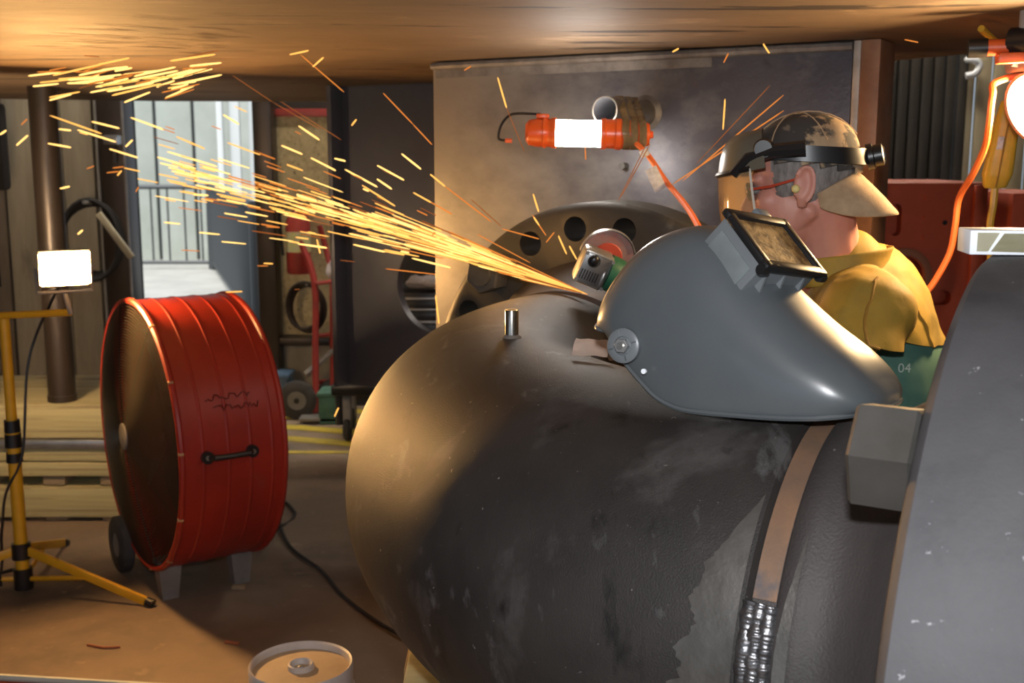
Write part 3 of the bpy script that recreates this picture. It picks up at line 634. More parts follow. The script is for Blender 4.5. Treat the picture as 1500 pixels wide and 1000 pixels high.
# hair: thin cap below the hat line at temple and nape, short goatee
b = bmesh.new(); sphere(b, (-.014, 0, .03), (.1005, .0795, .103), MHd, 140)
bmesh.ops.delete(b, geom=[v for v in b.verts if not ((lambda q: (q.z < .06) and (q.x < .045) and q.z > (-.02 if q.x > -.0 else -.075))(MHd.inverted() @ v.co))], context='VERTS'); child(b, 'hair', m_hair)
b = bmesh.new(); sphere(b, (.073, 0, -.099), (.030, .031, .024), MHd, 16); child(b, 'goatee', m_hair)
# cap worn backwards
b = bmesh.new(); cap_r = (.110, .089, .101)
sphere(b, (-.016, 0, .036), cap_r, MHd, 40)
inv = MHd.inverted()
bmesh.ops.delete(b, geom=[v for v in b.verts if (lambda q: q.z < .040 - .38 * (q.x * -1 if q.x < 0 else q.x * -.55))(inv @ v.co)], context='VERTS')
for v in b.verts: v.co += (v.co - HC).normalized() * .004 * noise.noise(v.co * 22)
b = evaluated(b, [('SOLIDIFY', dict(thickness=.004, offset=1))]); capo = child(b, 'cap', m_camo, angle=60)
b = bmesh.new(); sphere(b, (-.02, 0, .139), (.008, .008, .005), MHd, 12); child(b, 'cap_button', m_bill, capo)
for an in (60, 120, 0):
    b = bmesh.new(); pts = []
    for i in range(15):
        t_ = R(10 + 160 * i / 14); q = V((math.cos(t_) * math.cos(R(an)), math.cos(t_) * math.sin(R(an)), math.sin(t_))); pts.append(MHd @ V((-.016 + q.x * .1175, q.y * .094,   .036 + q.z * .1065)))
    tube(b, [p for p in pts if (inv @ p).z > .07], .0016, 5); child(b, 'cap_seam', m_bill, capo)
b = bmesh.new(); rows = []
for i in range(13):                           # bill over the nape, curved down at the sides
    t_ = i / 12; row = []
    for j in range(17):
        an = R(-78 + 156 * j / 16); c_ = math.cos(an); s_ = math.sin(an); cn = max(0, math.cos(an * 90 / 78))
        x = -.014 - .098 * c_ - .066 * t_ * cn ** .55; y = s_ * (.088 - .016 * t_)
        z = .004 - .085 * t_ * cn ** .6 - .016 * t_ * t_ - .035 * (1 - c_) - .018 * (1 - c_) * t_ ; row.append(MHd @ V((x, y, z)))
    rows.append(row)
grid(b, rows); b = evaluated(b, [('SOLIDIFY', dict(thickness=.006, offset=0)), ('SUBSURF', dict(levels=1))]); child(b, 'cap_bill', m_bill, capo, angle=60)
# face shield
fs_band = bmesh.new(); rows = []
for i in range(48):
    an = 2 * math.pi * i / 48; q = V((-.016 + .123 * math.cos(an), .099 * math.sin(an), .060 + .034 * math.cos(an))); n_ = V((math.cos(an), math.sin(an), .15)).normalized()
    rows.append([MHd @ (q + V((0, 0, -.016))), MHd @ (q + V((0, 0, .016))), MHd @ (q + n_ * .004 + V((0, 0, .016))), MHd @ (q + n_ * .004 + V((0, 0, -.016)))])
grid(fs_band, rows + [rows[0]], True); bmesh.ops.remove_doubles(fs_band, verts=fs_band.verts, dist=1e-5)
fs = child(fs_band, 'face_shield', m_black)
b = bmesh.new(); lathe(b, MHd @ V((-.136, 0, .026)), -hf, [(0, .026), (.012, .026), (.014, .022), (.03, .022), (.032, .019), (.032, .012), (.026, .01), (.026, 0)], 20); child(b, 'ratchet_knob', m_black, fs)
b = bmesh.new(); lathe(b, MHd @ V((-.168, 0, .026)), -hf, [(-.002, .017), (.003, .015), (.003, .007), (-.002, .006)], 20, closed=True); child(b, 'knob_ring', m_alu, fs)
for s in (-1, 1):
    b = bmesh.new(); lathe(b, MHd @ V((.048, s * .092, .082)), lf_ * s, [(0, 0), (0, .021), (.012, .021), (.016, .018), (.022, .017), (.022, 0)], 18); child(b, 'pivot_knob', m_black, fs)
    b = bmesh.new(); tube(b, [MHd @ V(p) for p in ((-.03, s * .102, .066), (.03, s * .103, .074), (.08, s * .103, .07), (.115, s * .10, .045))], [.016, .014, .012, .010], 8); child(b, 'side_bracket', m_black, fs)
def shield_pt(an, z, rr): return MHd @ V((.045 + rr * .9 * math.cos(an), rr * .98 * math.sin(an), z))
b = bmesh.new(); rows = []
for i in range(10):                          # hard crown above the visor
    t_ = i / 9; rows.append([shield_pt(R(-88 + 176 * j / 24), .045 + .075 * math.sin(R(88) * t_), .122 * (1 - t_) ** .5 * .62 + .122 * .38 + .0) for j in range(25)])
grid(b, rows); b = evaluated(b, [('SOLIDIFY', dict(thickness=.004, offset=1))]); child(b, 'shield_crown', m_vcrown, fs)
b = bmesh.new(); rows = []
for i in range(12):
    t_ = i / 11; rows.append([shield_pt(R(-72 + 144 * j / 28), .050 - .19 * t_, .124 + .012 * math.sin(math.pi * t_)) for j in range(29)])
grid(b, rows); child(b, 'visor', m_visor, fs)
ep = [rw[-1] for rw in rows]
child(tb(smoothpts(ep, 3), .0026, 6), 'visor_edge', m_vedge, fs); child(tb(smoothpts([rw[0] for rw in rows], 3), .0026, 6), 'visor_edge', m_vedge, fs)
child(tb([p for p in rows[0]], .006, 6), 'visor_clamp', m_black, fs); child(tb([p for p in rows[-1]], .0025, 6), 'visor_edge', m_vedge, fs)
# jacket
b = bmesh.new(); T2 = V((.77, 2.385, 1.215))
t = bmesh.new(); sphere(t, (0, 0, 0), (.215, .145, .25), None, 24); t.transform(frame(T2, -lf_, fw, (Z - V((.35, 0, 0)) * 0).normalized())); add(b, t)
capsule(b, SL + V((.015, 0, .0)), SR + V((.015, 0, 0)), .088, .088, 16); capsule(b, NK + V((.035, .0, -.045)), CH + V((.03, 0, 0)), .088, .14, 16)
capsule(b, SL, SL + (EL - SL) * .55 + V((.05, -.01, -.03)), .088, .105, 16)
capsule(b, V((.73, 2.36, 1.40)), V((.868, 2.38, 1.17)), .055, .08, 16)
jk = blob(b, .008, 8)
for v in jk.verts: v.co += v.normal * (.006 * noise.noise(v.co * V((9, 9, 5)).x) + .004 * noise.noise(v.co * 26))
bmesh.ops.bisect_plane(jk, geom=jk.verts[:] + jk.edges[:] + jk.faces[:], plane_co=(.78, 2.2, 1.285), plane_no=(-.30, .12, -1), clear_outer=True)
jk = evaluated(jk, [('SOLIDIFY', dict(thickness=.004, offset=-1))]); jacket = child(jk, 'jacket', m_leather, angle=60)
b = bmesh.new(); 
for S_, E_, Wr in ((SL, EL, WL), (SR, ER, WR)): capsule(b, S_ + (E_ - S_) * .25, E_, .072, .062); capsule(b, E_, Wr, .06, .048)
sv = blob(b, .008, 6)
for v in sv.verts: v.co += v.normal * (.005 * noise.noise(v.co * 18))
child(sv, 'sleeve', m_leather)
b = bmesh.new(); rows = []                    # stand-up collar
for i in range(6):
    t_ = i / 5; row = []
    for j in range(33):
        an = R(-150 + 300 * j / 32); c_ = NK + V((.02, .0, -.045)) + (hu * .5 + Z * .5) * (.058 * t_)
        row.append(c_ + (-fw) * math.cos(an) * (.098 - .012 * t_ + .012 * t_ * t_ * 2) + lf_ * math.sin(an) * (.098 - .01 * t_) + Z * (-.035 * (1 - math.cos(an)) * .5))
    rows.append(row)
grid(b, rows); b = evaluated(b, [('SOLIDIFY', dict(thickness=.005, offset=1)), ('SUBSURF', dict(levels=1))]); child(b, 'collar', m_leather, jacket, angle=60)
def surf(pts, rr, nm, m, par):
    """cord lying on the jacket surface (seams)"""
    dg = bpy.context.evaluated_depsgraph_get(); out = []
    for p in smoothpts(pts, 8):
        q = p - jacket.matrix_parent_inverse.translation
        ok, co, no, _ = jacket.closest_point_on_mesh(p - person.location); out.append(co + person.location + no * .001 if ok else p)
    child(tb(out, rr, 6), nm, m, par)
surf([(.70, 2.13, 1.45), (.665, 2.06, 1.39), (.66, 2.04, 1.33), (.68, 2.04, 1.26)], .003, 'seam', m_seam, jacket)
surf([(.80, 2.20, 1.44), (.85, 2.19, 1.37), (.885, 2.2, 1.30), (.90, 2.22, 1.24)], .0025, 'seam', m_seam, jacket)
# shirt, trousers, boots
b = bmesh.new(); capsule(b, CH + V((.02, 0, -.03)), HIP + Z * .05, .155, .165, 20); t = bmesh.new(); sphere(t, (0, 0, 0), (.2, .135, .22), None, 20); t.transform(frame(CH + V((.03, 0, -.06)), -lf_, fw, Z)); add(b, t)
sh = blob(b, .01, 4); shirt = child(sh, 'shirt', m_shirt)
b = bmesh.new()
for h_, k_, f_ in KN: capsule(b, h_ + Z * .04, k_, .108, .08); capsule(b, k_, f_ + Z * .03, .078, .064)
child(blob(b, .01, 4), 'trousers', m_jean)
for h_, k_, f_ in KN:
    b = bmesh.new(); capsule(b, f_ + Z * .10, f_ - Z * .02, .055, .055); capsule(b, f_ - Z * .03, f_ + fw * .17 - Z * .034, .05, .045); bo = blob(b, .008, 3)
    for v in bo.verts: v.co.z = max(v.co.z, .0)
    child(bo, 'boot', m_boot)
cu = bpy.data.curves.new('number', 'FONT'); cu.body = '04'; cu.size = .026; cu.extrude = .0006
to = bpy.data.objects.new('tmp_text', cu); COL.objects.link(to); dg = bpy.context.evaluated_depsgraph_get(); dg.update(); tm = bpy.data.meshes.new_from_object(to.evaluated_get(dg)); bpy.data.objects.remove(to)
TXT_BM = bmesh.new(); TXT_BM.from_mesh(tm)
tp = aty(1316, 544, 2.19); ok, co, no, _ = shirt.closest_point_on_mesh(tp - person.location)
no = V((no.x, no.y, 0)).normalized(); xx = Z.cross(no).normalized()
TXT_BM.transform(frame(co + person.location + no * .004, xx, Z, no)); child(TXT_BM, 'number_print', m_print, shirt, smooth=False)

# ================================================================== ANGLE GRINDER
gr = thing('angle_grinder', G0 - g2 * .06, 'green and silver angle grinder throwing sparks from the weld', 'angle grinder')
MG = frame(G0, g1, g2, g3); MG0 = MG; MG = MG @ Matrix.Translation((-.012, 0, 0)) @ Matrix.Diagonal((1.0, 1.32, 1.0, 1))
gh = fin(bx((-.006, 0, 0), (.075, .066, .052), MG, .010), 'gear_head', m_galu, gr)
fin(bx((-.008, 0, -.0275), (.064, .056, .004), MG, .004), 'face_plate', m_alu, gh)
b = bmesh.new(); sphere(b, (-.016, .016, -.028), (.012, .011, .009), MG, 16); fin(b, 'lock_button', m_black, gr)
b = bmesh.new(); lathe(b, MG @ V((-.016, .016, -.029)), -g3, [(0, .013), (.003, .015), (.003, .012)], 20); fin(b, 'button_ring', m_chrome, gh)
for i in range(7): fin(bx((-.033 + i * .0065, -.012, -.030), (.0025, .018, .003), MG), 'vent_slot', m_dark, gh)
b = bmesh.new(); sphere(b, (.019, -.012, -.027), (.008, .020, .008), MG, 16); fin(b, 'boss', m_alu, gh)
for (x, y) in ((.026, .026), (.026, -.026), (-.038, .026), (-.038, -.026)):
    fin(cy(MG @ V((x, y, -.026)), MG @ V((x, y, -.033)), .0045, n=10), 'screw', m_bgrey, gh)
MG = MG0
b = bmesh.new(); lathe(b, MG @ V((.016, 0, .002)), g1, [(0, 0), (0, .043), (.014, .043), (.05, .036), (.09, .027), (.17, .026), (.20, .029), (.215, .026), (.218, 0)], 24); bd = fin(b, 'body', m_green, gr)
fin(tb(smoothpts([MG @ V((.245, 0, 0)), MG @ V((.32, -.02, .0)), V((.60, 2.66, 1.16)), V((.66, 2.72, .8)), V((.7, 2.75, .3)), V((.75, 2.8, .012))], 6), .005, 8), 'power_cord', m_black, gr)
dc = MG @ V((.012, .024, .040)); 
b = bmesh.new(); lathe(b, dc, g3, [(-.003, .012), (-.003, .030), (.0, .0625), (.002, .0625), (.002, .012)], 48, closed=True); ds = fin(b, 'grinding_disc', m_disc, gr)
b = bmesh.new(); lathe(b, dc - g3 * .004, g3, [(0, .012), (0, .034), (.002, .036), (.002, .012)], 36, closed=True); fin(b, 'disc_label', m_discred, ds)
fin(cy(MG @ V((.012, .024, .02)), MG @ V((.012, .024, .046)), .013, n=16), 'spindle', m_alu, gr)
b = bmesh.new(); lathe(b, dc, g3, [(-.006, .0655), (.009, .0655), (.009, .067), (-.006, .067)], 30, closed=True, a0=R(15), a1=R(170)); fin(b, 'wheel_guard', m_galu, gr)

# ================================================================== RED DRUM FAN
FC = aty(204, 636, 4.10); fa = V((math.cos(R(34)), math.sin(R(34)), 0)); fs_ = V((math.sin(R(34)), -math.cos(R(34)), 0)); FRd = .505; FD = .37
fan = thing('drum_fan', (FC.x, FC.y, 0), 'big red drum fan on the floor beside the yellow tripod', 'fan')
b = bmesh.new(); pf_ = [(0, FRd)]
for h in (.075, .165, .245, .325): pf_ += [(h - .006, FRd), (h - .002, FRd + .0025), (h + .002, FRd + .0025), (h + .006, FRd)]
lathe(b, FC, fa, pf_ + [(FD, FRd), (FD, FRd - .012), (0, FRd - .012)], 96, closed=True); drum = fin(b, 'drum', m_red, fan, angle=30)
for h in (0, FD):
    b = bmesh.new(); pts = [FC + fa * h + (fs_ * math.cos(2 * math.pi * i / 72) + Z * math.sin(2 * math.pi * i / 72)) * (FRd - .002) for i in range(72)]; tube(b, pts, .012, 8, True); fin(b, 'rim', m_red, drum)
for h in (-.006, FD + .006):
    b = bmesh.new(); s = -1 if h < 0 else 1
    for k_ in range(44):
        rr = .05 + k_ * .0103; pts = [FC + fa * (h + s * .05 * (1 - (rr / .5) ** 2)) + (fs_ * math.cos(2 * math.pi * i / 56) + Z * math.sin(2 * math.pi * i / 56)) * rr for i in range(56)]; tube(b, pts, .0022, 4, True)
    for k_ in range(8):
        an = 2 * math.pi * (k_ + .4) / 8; tube(b, [FC + fa * (h + s * .05 * (1 - q * q) - s * .004) + (fs_ * math.cos(an) + Z * math.sin(an)) * .49 * q for q in (.1, .3, .5, .7, .85, 1)], .003, 4)
    g_ = fin(b, 'grille', m_grille, fan)
    b = bmesh.new(); lathe(b, FC + fa * (h + s * .05), fa * s, [(0, .05), (.005, .05), (.007, .044), (.007, 0)], 28); fin(b, 'hub_cap', m_bgrey, g_)
b = bmesh.new(); lathe(b, FC + fa * (FD * .55), fa, [(0, 0), (0, FRd - .014)], 48); fin(b, 'dark_shade_disc', m_dark, fan)  # dark disc added to stand for the shaded drum interior
mo = fin(cy(FC + fa * .12, FC + fa * .3, .09, n=24), 'motor', m_black, fan)
for k_ in range(4):
    an = math.pi / 2 * k_ + .5; d = fs_ * math.cos(an) + Z * math.sin(an); e = fa.cross(d); b = bmesh.new(); rows = []
    for i in range(6):
        q = .07 + .38 * i / 5; rows.append([FC + fa * (.15 + .06 * (j / 4 - .5)) + d * q + e * ((.08 + .12 * i / 5) * (j / 4 - .5)) for j in range(5)])
    grid(b, rows); bmesh.ops.solidify(b, geom=b.faces[:], thickness=.004); fin(b, 'blade', m_alu, fan)
hd_a = R(4); hd = fs_ * math.cos(hd_a) - Z * math.sin(hd_a) * 1.2; hd = (fs_ * math.cos(R(1.5)) + Z * math.sin(R(1.5)))
h0 = FC + fa * .085 + hd * (FRd + .004); h1 = FC + fa * .245 + hd * (FRd + .004) + Z * .0
b = bmesh.new(); tube(b, [h0, h0 + hd * .03 + fa * .02, (h0 + h1) / 2 + hd * .034, h1 + hd * .03 - fa * .02, h1], [.014, .011, .010, .011, .014], 8); hn = fin(b, 'handle', m_black, fan)
for p in (h0, h1):
    fin(cy(p - hd * .004, p + hd * .014, .022, n=14), 'handle_foot', m_black, hn); fin(cy(p + hd * .014, p + hd * .019, .009, n=10), 'screw', m_alu, hn)
for an in range(-80, 90, 28):
    d = fs_ * math.cos(R(an)) + Z * math.sin(R(an)); fin(cy(FC - fa * .012 + d * (FRd + .0), FC + fa * .006 + d * (FRd + .006), .007, n=8), 'clip', m_brass_edge, drum)
zb_ = FC.z - FRd
for h in (.05, .33):
    p = FC + fa * h + fs_ * .10; b = bmesh.new()
    rows = [[V((p.x, p.y, 0)) + fa * (sx * .035 * k_) + fs_ * (sy * .03 * k_) + Z * z for sx, sy in ((-1, -1), (1, -1), (1, 1), (-1, 1))] for z, k_ in ((0, .85), (.005, .85), (zb_ + .04, 1.3))]
    vs = grid(b, rows, True); b.faces.new(vs[0][::-1]); b.faces.new(vs[-1]); fin(b, 'leg', m_bgrey, fan, smooth=False)
for h in (-.02, .38):
    p = FC + fa * h - fs_ * .27; zc = .115; c_ = V((p.x, p.y, zc)); b = bmesh.new(); lathe(b, c_ - fa * .025, fa, [(0, .05), (0, .10), (.008, .113), (.042, .113), (.05, .10), (.05, .05)], 32, closed=True); wh = fin(b, 'wheel', m_rubber, fan)
    fin(cy(c_ - fa * .02, c_ + fa * .02, .052, n=20), 'wheel_hub', m_bgrey, wh)
fin(cy(FC + fa * 0 - fs_ * .27 + Z * (.115 - FC.z), FC + fa * .37 - fs_ * .27 + Z * (.115 - FC.z), .012, n=10), 'axle', m_bgrey, fan)
for k_, (zz, s0) in enumerate(((.195, .10), (.160, .125))):     # faded hand lettering, unreadable in the photo
    b = bmesh.new(); pts = []
    rnd = random.Random(k_ + 4)
    for i in range(28):
        h = s0 + i * .006; zz2 = zz + .022 * (rnd.random() - .5) + .012; an = math.asin(max(-1, min(1, zz2 / FRd))); pts.append(FC + fa * h + (fs_ * math.cos(an) + Z * math.sin(an)) * (FRd + .0045))
    tube(b, pts, .002, 4); fin(b, 'faded_lettering', mat('faded_marker', (.085, .014, .010), rough=.6) if 'faded_marker' not in MATS else MATS['faded_marker'], drum)
pts = [FC + fa * FD + V((.02, .02, -.42)), atz(412, 770, .01), atz(432, 752, .01), atz(415, 735, .01), atz(409, 760, .01), atz(425, 800, .01), atz(470, 835, .01), atz(500, 870, .01), atz(545, 905, .01), atz(600, 935, .01), atz(680, 960, .01)]
tag(fin(tb(smoothpts(pts, 7), .007, 6), 'power_cord', m_rubber, loc=pts[1]), 'dark power cord winding over the floor from the red fan', 'cord')
pc_ = atz(350, 862, .001); tag(fin(bx((pc_.x, pc_.y, .008), (.05, .03, .014), bev=.003), 'wood_chip', m_wood2, loc=(pc_.x, pc_.y, 0)), 'small pale wood chip on the floor by the fan leg', 'scrap')
pc_ = atz(150, 946, .001); tag(fin(tb([atz(128, 944, .004), atz(152, 948, .006), atz(176, 947, .004)], .004, 6), 'welding_rod_stub', m_ringtan, loc=pc_), 'thin bent rod stub lying on the bare floor', 'scrap')
pc_ = atz(345, 941, .001); tag(fin(tb([atz(330, 940, .004), atz(350, 942, .005)], .006, 6), 'rod_scrap', m_ringtan, loc=pc_), 'short brown stub on the floor behind the white pail', 'scrap')

# ================================================================== TRIPOD WORK LIGHT
TP = atz(36, 868, 0.); tri = thing('tripod_light', TP, 'yellow tripod work light with glowing halogen lamp', 'work light')
def tz(z, dx=0., dy=0.): return V((TP.x + dx, TP.y + dy, z))
fin(cy(tz(.06), tz(.66), .024, n=18), 'lower_pole', m_yel, tri); fin(cy(tz(.64), tz(1.06), .019, n=16), 'upper_pole', m_yel, tri)
for z, rr, hh in ((.655, .029, .045), (.60, .031, .05), (.535, .030, .035), (.17, .036, .06), (.06, .036, .08)):
    fin(cy(tz(z - hh / 2), tz(z + hh / 2), rr, rr * .95, n=18), 'clamp', m_black, tri)
fin(tb([tz(.10, -.03, -.02), tz(.09, -.075, -.03), tz(.04, -.075, -.03)], .008, 6), 'latch', m_black, tri)
foot = [atz(218, 882, .015), V((TP.x - .50, TP.y - .18, .015)), V((TP.x - .05, TP.y + .52, .015))]
for f_ in foot:
    d = (f_ - tz(0)).xy.to_3d().normalized(); top = tz(.17) + d * .03
    x_, y_, z_ = axes(f_ - top); l_ = (f_ - top).length
    lg = fin(bx((0, 0, l_ / 2), (.016, .034, l_), frame(top, x_, y_, z_), .004), 'leg', m_yel, tri)
    fin(cy(f_ - z_ * .01, f_ + z_ * .02, .018, n=10), 'foot', m_black, lg)
    m_ = top + (f_ - top) * .52; fin(tb([tz(.06) + d * .03, m_], .0095, 6), 'brace', m_yel, tri)
cb0 = aty(-40, 468, TP.y); cb1 = aty(104, 457, TP.y - .02)
fin(tb([V((cb0.x, TP.y, 1.065)), V((cb1.x, cb1.y, 1.085))], .013, 8), 'cross_bar', m_yel, tri)
LP = aty(95, 393, TP.y - .06); ld_ = V((.52, -.84, -.06)).normalized(); lx, ly, lz = axes(ld_)
ML = frame(LP, lx, ly, lz) @ Matrix.Diagonal((.82, .88, .85, 1))
sgn = -1 if lx.x < 0 else 1
b = bmesh.new(); rows = [[ML @ V((sx * a_, sy * c_, z)) for sx, sy in ((-1, -1), (1, -1), (1, 1), (-1, 1))] for z, a_, c_ in ((.0, .105, .072), (-.01, .108, .075), (-.05, .085, .06), (-.085, .05, .04))]
vs = grid(b, rows, True); b.faces.new(vs[-1]); hs = fin(b, 'lamp_housing', m_black, tri, angle=30)
fin(bx((0, 0, -.002), (.196, .132, .004), ML), 'lamp_glass', m_halo, hs)
b = bmesh.new()
for yy in (-.066, -.022, .022, .066): tube(b, [ML @ V((-.107, yy, 0)), ML @ V((-.09, yy, .035)), ML @ V((.09, yy, .035)), ML @ V((.107, yy, 0))], .0022, 6)
for xx in (-.107, -.09, .09, .107): tube(b, [ML @ V((xx, -.068, .0 if abs(xx) > .1 else .035)), ML @ V((xx, .068, .0 if abs(xx) > .1 else .035))], .0022, 6)
fin(b, 'wire_guard', m_chrome, hs)
fin(tb([ML @ V((-.115, 0, -.03)), ML @ V((-.115, -.10, -.03)), ML @ V((.115, -.10, -.03)), ML @ V((.115, 0, -.03))], .007, 6), 'yoke', m_bgrey, tri)
fin(cy(V((LP.x, TP.y - .03, 1.08)), LP - Z * .095 - ld_ * .03, .010, n=8), 'yoke_post', m_bgrey, tri)
fin(tb(smoothpts([ML @ V((0, -.06, -.08)), V((TP.x + .10, TP.y + .04, 1.0)), V((TP.x + .06, TP.y + .02, .85)), V((TP.x + .035, TP.y - .01, .55)), V((TP.x - .03, TP.y - .03, .4)), V((TP.x - .06, TP.y - .02, .25)), V((TP.x - .14, TP.y + .05, .02)), V((TP.x - .5, TP.y + .2, .012))], 6), .005, 6), 'lamp_cord', m_black, tri)

# unseen second head inferred on the same tripod, added to brighten the wall
L2 = V((cb0.x + .02, TP.y, 1.24)); l2 = V((-.25, .95, .0)).normalized(); ML2 = frame(L2, *axes(l2)) @ Matrix.Diagonal((.82, .88, .85, 1))
b = bmesh.new(); rows = [[ML2 @ V((sx * a_, sy * c_, z)) for sx, sy in ((-1, -1), (1, -1), (1, 1), (-1, 1))] for z, a_, c_ in ((.0, .105, .072), (-.01, .108, .075), (-.05, .085, .06), (-.085, .05, .04))]
vs = grid(b, rows, True); b.faces.new(vs[-1]); hs_b = fin(b, 'lamp_housing', m_black, tri, angle=30)
fin(bx((0, 0, -.002), (.196, .132, .004), ML2), 'lamp_glass', m_halo2, hs_b)
fin(cy(V((L2.x, TP.y, 1.07)), L2 - Z * .06, .010, n=8), 'yoke_post', m_bgrey, tri)

# ================================================================== TIMBER STACK behind the tripod
TY = 4.92
def tzp(py): return aty(80, py, TY).z
x0, x1 = aty(-160, 700, TY).x, aty(230, 700, TY).x; cx = (x0 + x1) / 2; sx = x1 - x0
rowsT = [(tzp(592), tzp(642), 'topmost thick treated timber of the stack by the wall'), (tzp(656), tzp(676), 'thin treated timber just under the metal strip in the stack'), (tzp(677), tzp(698), 'thin treated timber above the upper gap of the stack'), (tzp(714), tzp(758), 'wide treated timber between the two gaps of the stack')]
for zt_, zb_, lab in rowsT:
    tag(fin(bx((cx, TY + .34, (zt_ + zb_) / 2), (sx, .68, zt_ - zb_ - .002), bev=.006), 'timber', m_wood, loc=(cx, TY + .12, zb_)), lab, 'timber', 'treated timbers in the stack')
tag(fin(bx((cx, TY + .32, (tzp(643) + tzp(656)) / 2), (sx, .68, tzp(643) - tzp(656) - .002), bev=.003), 'metal_strip', m_alu, loc=(cx, TY, tzp(656))), 'bright aluminium strip between the timbers of the stack', 'metal strip')
for zt_, zb_, hi in ((tzp(699), tzp(713), 'upper'), (tzp(759), 0., 'lower')):
    for k_, (a_, c_, wh_) in enumerate(((60, 92, 'middle'), (144, 175, 'right'), (-40, -8, 'left'))):
        xa, xb = aty(a_, 700, TY).x, aty(c_, 700, TY).x
        tag(fin(bx(((xa + xb) / 2, TY + .3, (zt_ + zb_) / 2), (xb - xa, .56, zt_ - zb_ - .002), bev=.004), 'spacer_block', m_wood2, loc=((xa + xb) / 2, TY + .1, zb_)), 'short wooden spacer block, %s one in the %s gap of the timber stack' % (wh_, hi), 'block', 'spacer blocks in the timber stack')
px_ = aty(86, 500, TY + .08); zt_ = rowsT[0][0]
col_ = thing('steel_column', (px_.x, TY + .08, zt_), 'dark brown steel pipe column standing on the timber stack', 'column')
b = bmesh.new(); cyl(b, (px_.x, TY + .08, zt_ + .001), (px_.x, TY + .08, CZ), .060, n=28); fin(b, 'shaft', m_post, col_); b = bmesh.new(); cyl(b, (px_.x, TY + .08, zt_ + .001), (px_.x, TY + .08, zt_ + .03), .064, n=28); fin(b, 'base_band', m_post, col_)

# stuff hanging on the left wall
hg = aty(140, 350, 7.2); b = bmesh.new()
for k_ in range(4): tube(b, [hg + V((.22 * math.cos(2 * math.pi * i / 24) * (1 - .06 * k_), -.03 * k_, .22 * math.sin(2 * math.pi * i / 24) * (1 + .05 * k_))) for i in range(24)], .016, 6, True)
cl = thing('hose_coil', hg, 'dark coiled hose hanging on the boards left of the doorway', 'hose'); fin(b, 'coil', m_dark, cl); fin(cy(hg + V((0, .1, .22)), hg + V((0, -.16, .24)), .012, n=8), 'wall_peg', m_bgrey, cl)
bd_ = aty(150, 350, 7.0); tag(fin(bx((0, 0, 0), (.04, .03, .34), Matrix.Translation(bd_ + V((.07, .03, .02))) @ Matrix.Rotation(R(-35), 4, 'Y'), .004), 'leaning_stick', m_board[1], loc=bd_), 'short pale stick slanting across the dark coiled hose', 'stick')
wl_ = aty(165, 205, 7.1); lp = thing('wall_bracket', wl_, 'small shiny bracket high on the boards beside the doorway', 'bracket'); fin(bx(wl_, (.09, .1, .06), bev=.01), 'bracket_body', m_alu, lp); fin(cy(wl_ + V((0, 0, -.03)), wl_ + V((0, 0, -.14)), .015, n=10), 'bracket_stem', m_post, lp)
eb = aty(2, 215, 6.6); ex = thing('wall_cylinder', (eb.x, eb.y, eb.z - .3), 'dark tool hanging at the far left edge of the boards', 'tool'); fin(bx((eb.x - .03, eb.y, eb.z), (.12, .1, .5), bev=.03), 'tool_body', m_dark, ex); fin(cy((eb.x - .1, eb.y, eb.z + .32), (eb.x + .16, eb.y, eb.z + .34), .03, n=12), 'tool_bar', m_bgrey, ex)

# ================================================================== WHITE PAIL
bz = .37; bp = atz(441, 974, bz); pail = thing('pail', (bp.x, bp.y, 0), 'white pail with dusty brown lid at the bottom edge of the picture', 'pail')
bp = V((bp.x, bp.y, 0)); pr_ = .132
b = bmesh.new(); lathe(b, bp, Z, [(0, 0), (0, pr_ - .012), (.3, pr_ - .002), (.3, pr_ + .003), (.31, pr_ + .003), (.312, pr_ - .001), (bz + .004, pr_), (bz + .008, pr_ - .003), (bz + .004, pr_ - .008), (bz - .006, pr_ - .009), (bz - .03, pr_ - .01)], 56); fin(b, 'pail_body', m_bucket, pail)
b = bmesh.new(); lathe(b, bp, Z, [(bz - .012, pr_ - .0095), (bz - .008, pr_ * .6), (bz - .007, 0)], 56); lid = fin(b, 'lid', m_lid, pail)
b = bmesh.new(); lathe(b, bp, Z, [(bz - .008, .022), (bz + .004, .025), (bz + .007, .029), (bz + .004, .033), (bz - .008, .034)], 36); fin(b, 'spout_ring', m_bucket, lid)
b = bmesh.new(); sphere(b, (bp.x, bp.y, bz - .006), (.01, .01, .006), None, 12); fin(b, 'spout_plug', m_bgrey, lid)

# ================================================================== CRIBBING under the elbow
cc = V((.06, 2.12, 0)); lays = [(0, .115), (1, .115), (0, .115), (1, .115), (0, .115), (1, .125)]; z = 0
names = ['lowest', 'second', 'third', 'fourth', 'fifth', 'topmost']
for i, (d_, h_) in enumerate(lays):
    for s in (-1, 1):
        off = s * .19
        if d_ == 0: c_ = (cc.x, cc.y + off, z + h_ / 2); s_ = (.58, .14, h_ - .002)
        else: c_ = (cc.x + off, cc.y, z + h_ / 2); s_ = (.14, .58, h_ - .002)
        side_ = ('near' if s < 0 else 'far') if d_ == 0 else ('left' if s < 0 else 'right')
        tag(fin(bx(c_, s_, bev=.005), 'cribbing_beam', m_wood if i % 2 else m_wood2, loc=(c_[0], c_[1], z)), '%s beam in the %s layer of the timber crib under the elbow' % (side_, names[i]), 'timber', 'crib beams under the elbow')
    z += h_
fpz = F1 - U * .075
tag(fin(bx((fpz.x, fpz.y, (fpz.z - FR) / 2), (.5, .3, fpz.z - FR - .002), bev=.01), 'flange_block', m_wood2, loc=(fpz.x, fpz.y, 0)), 'heavy timber block on the floor under the near flange', 'timber')

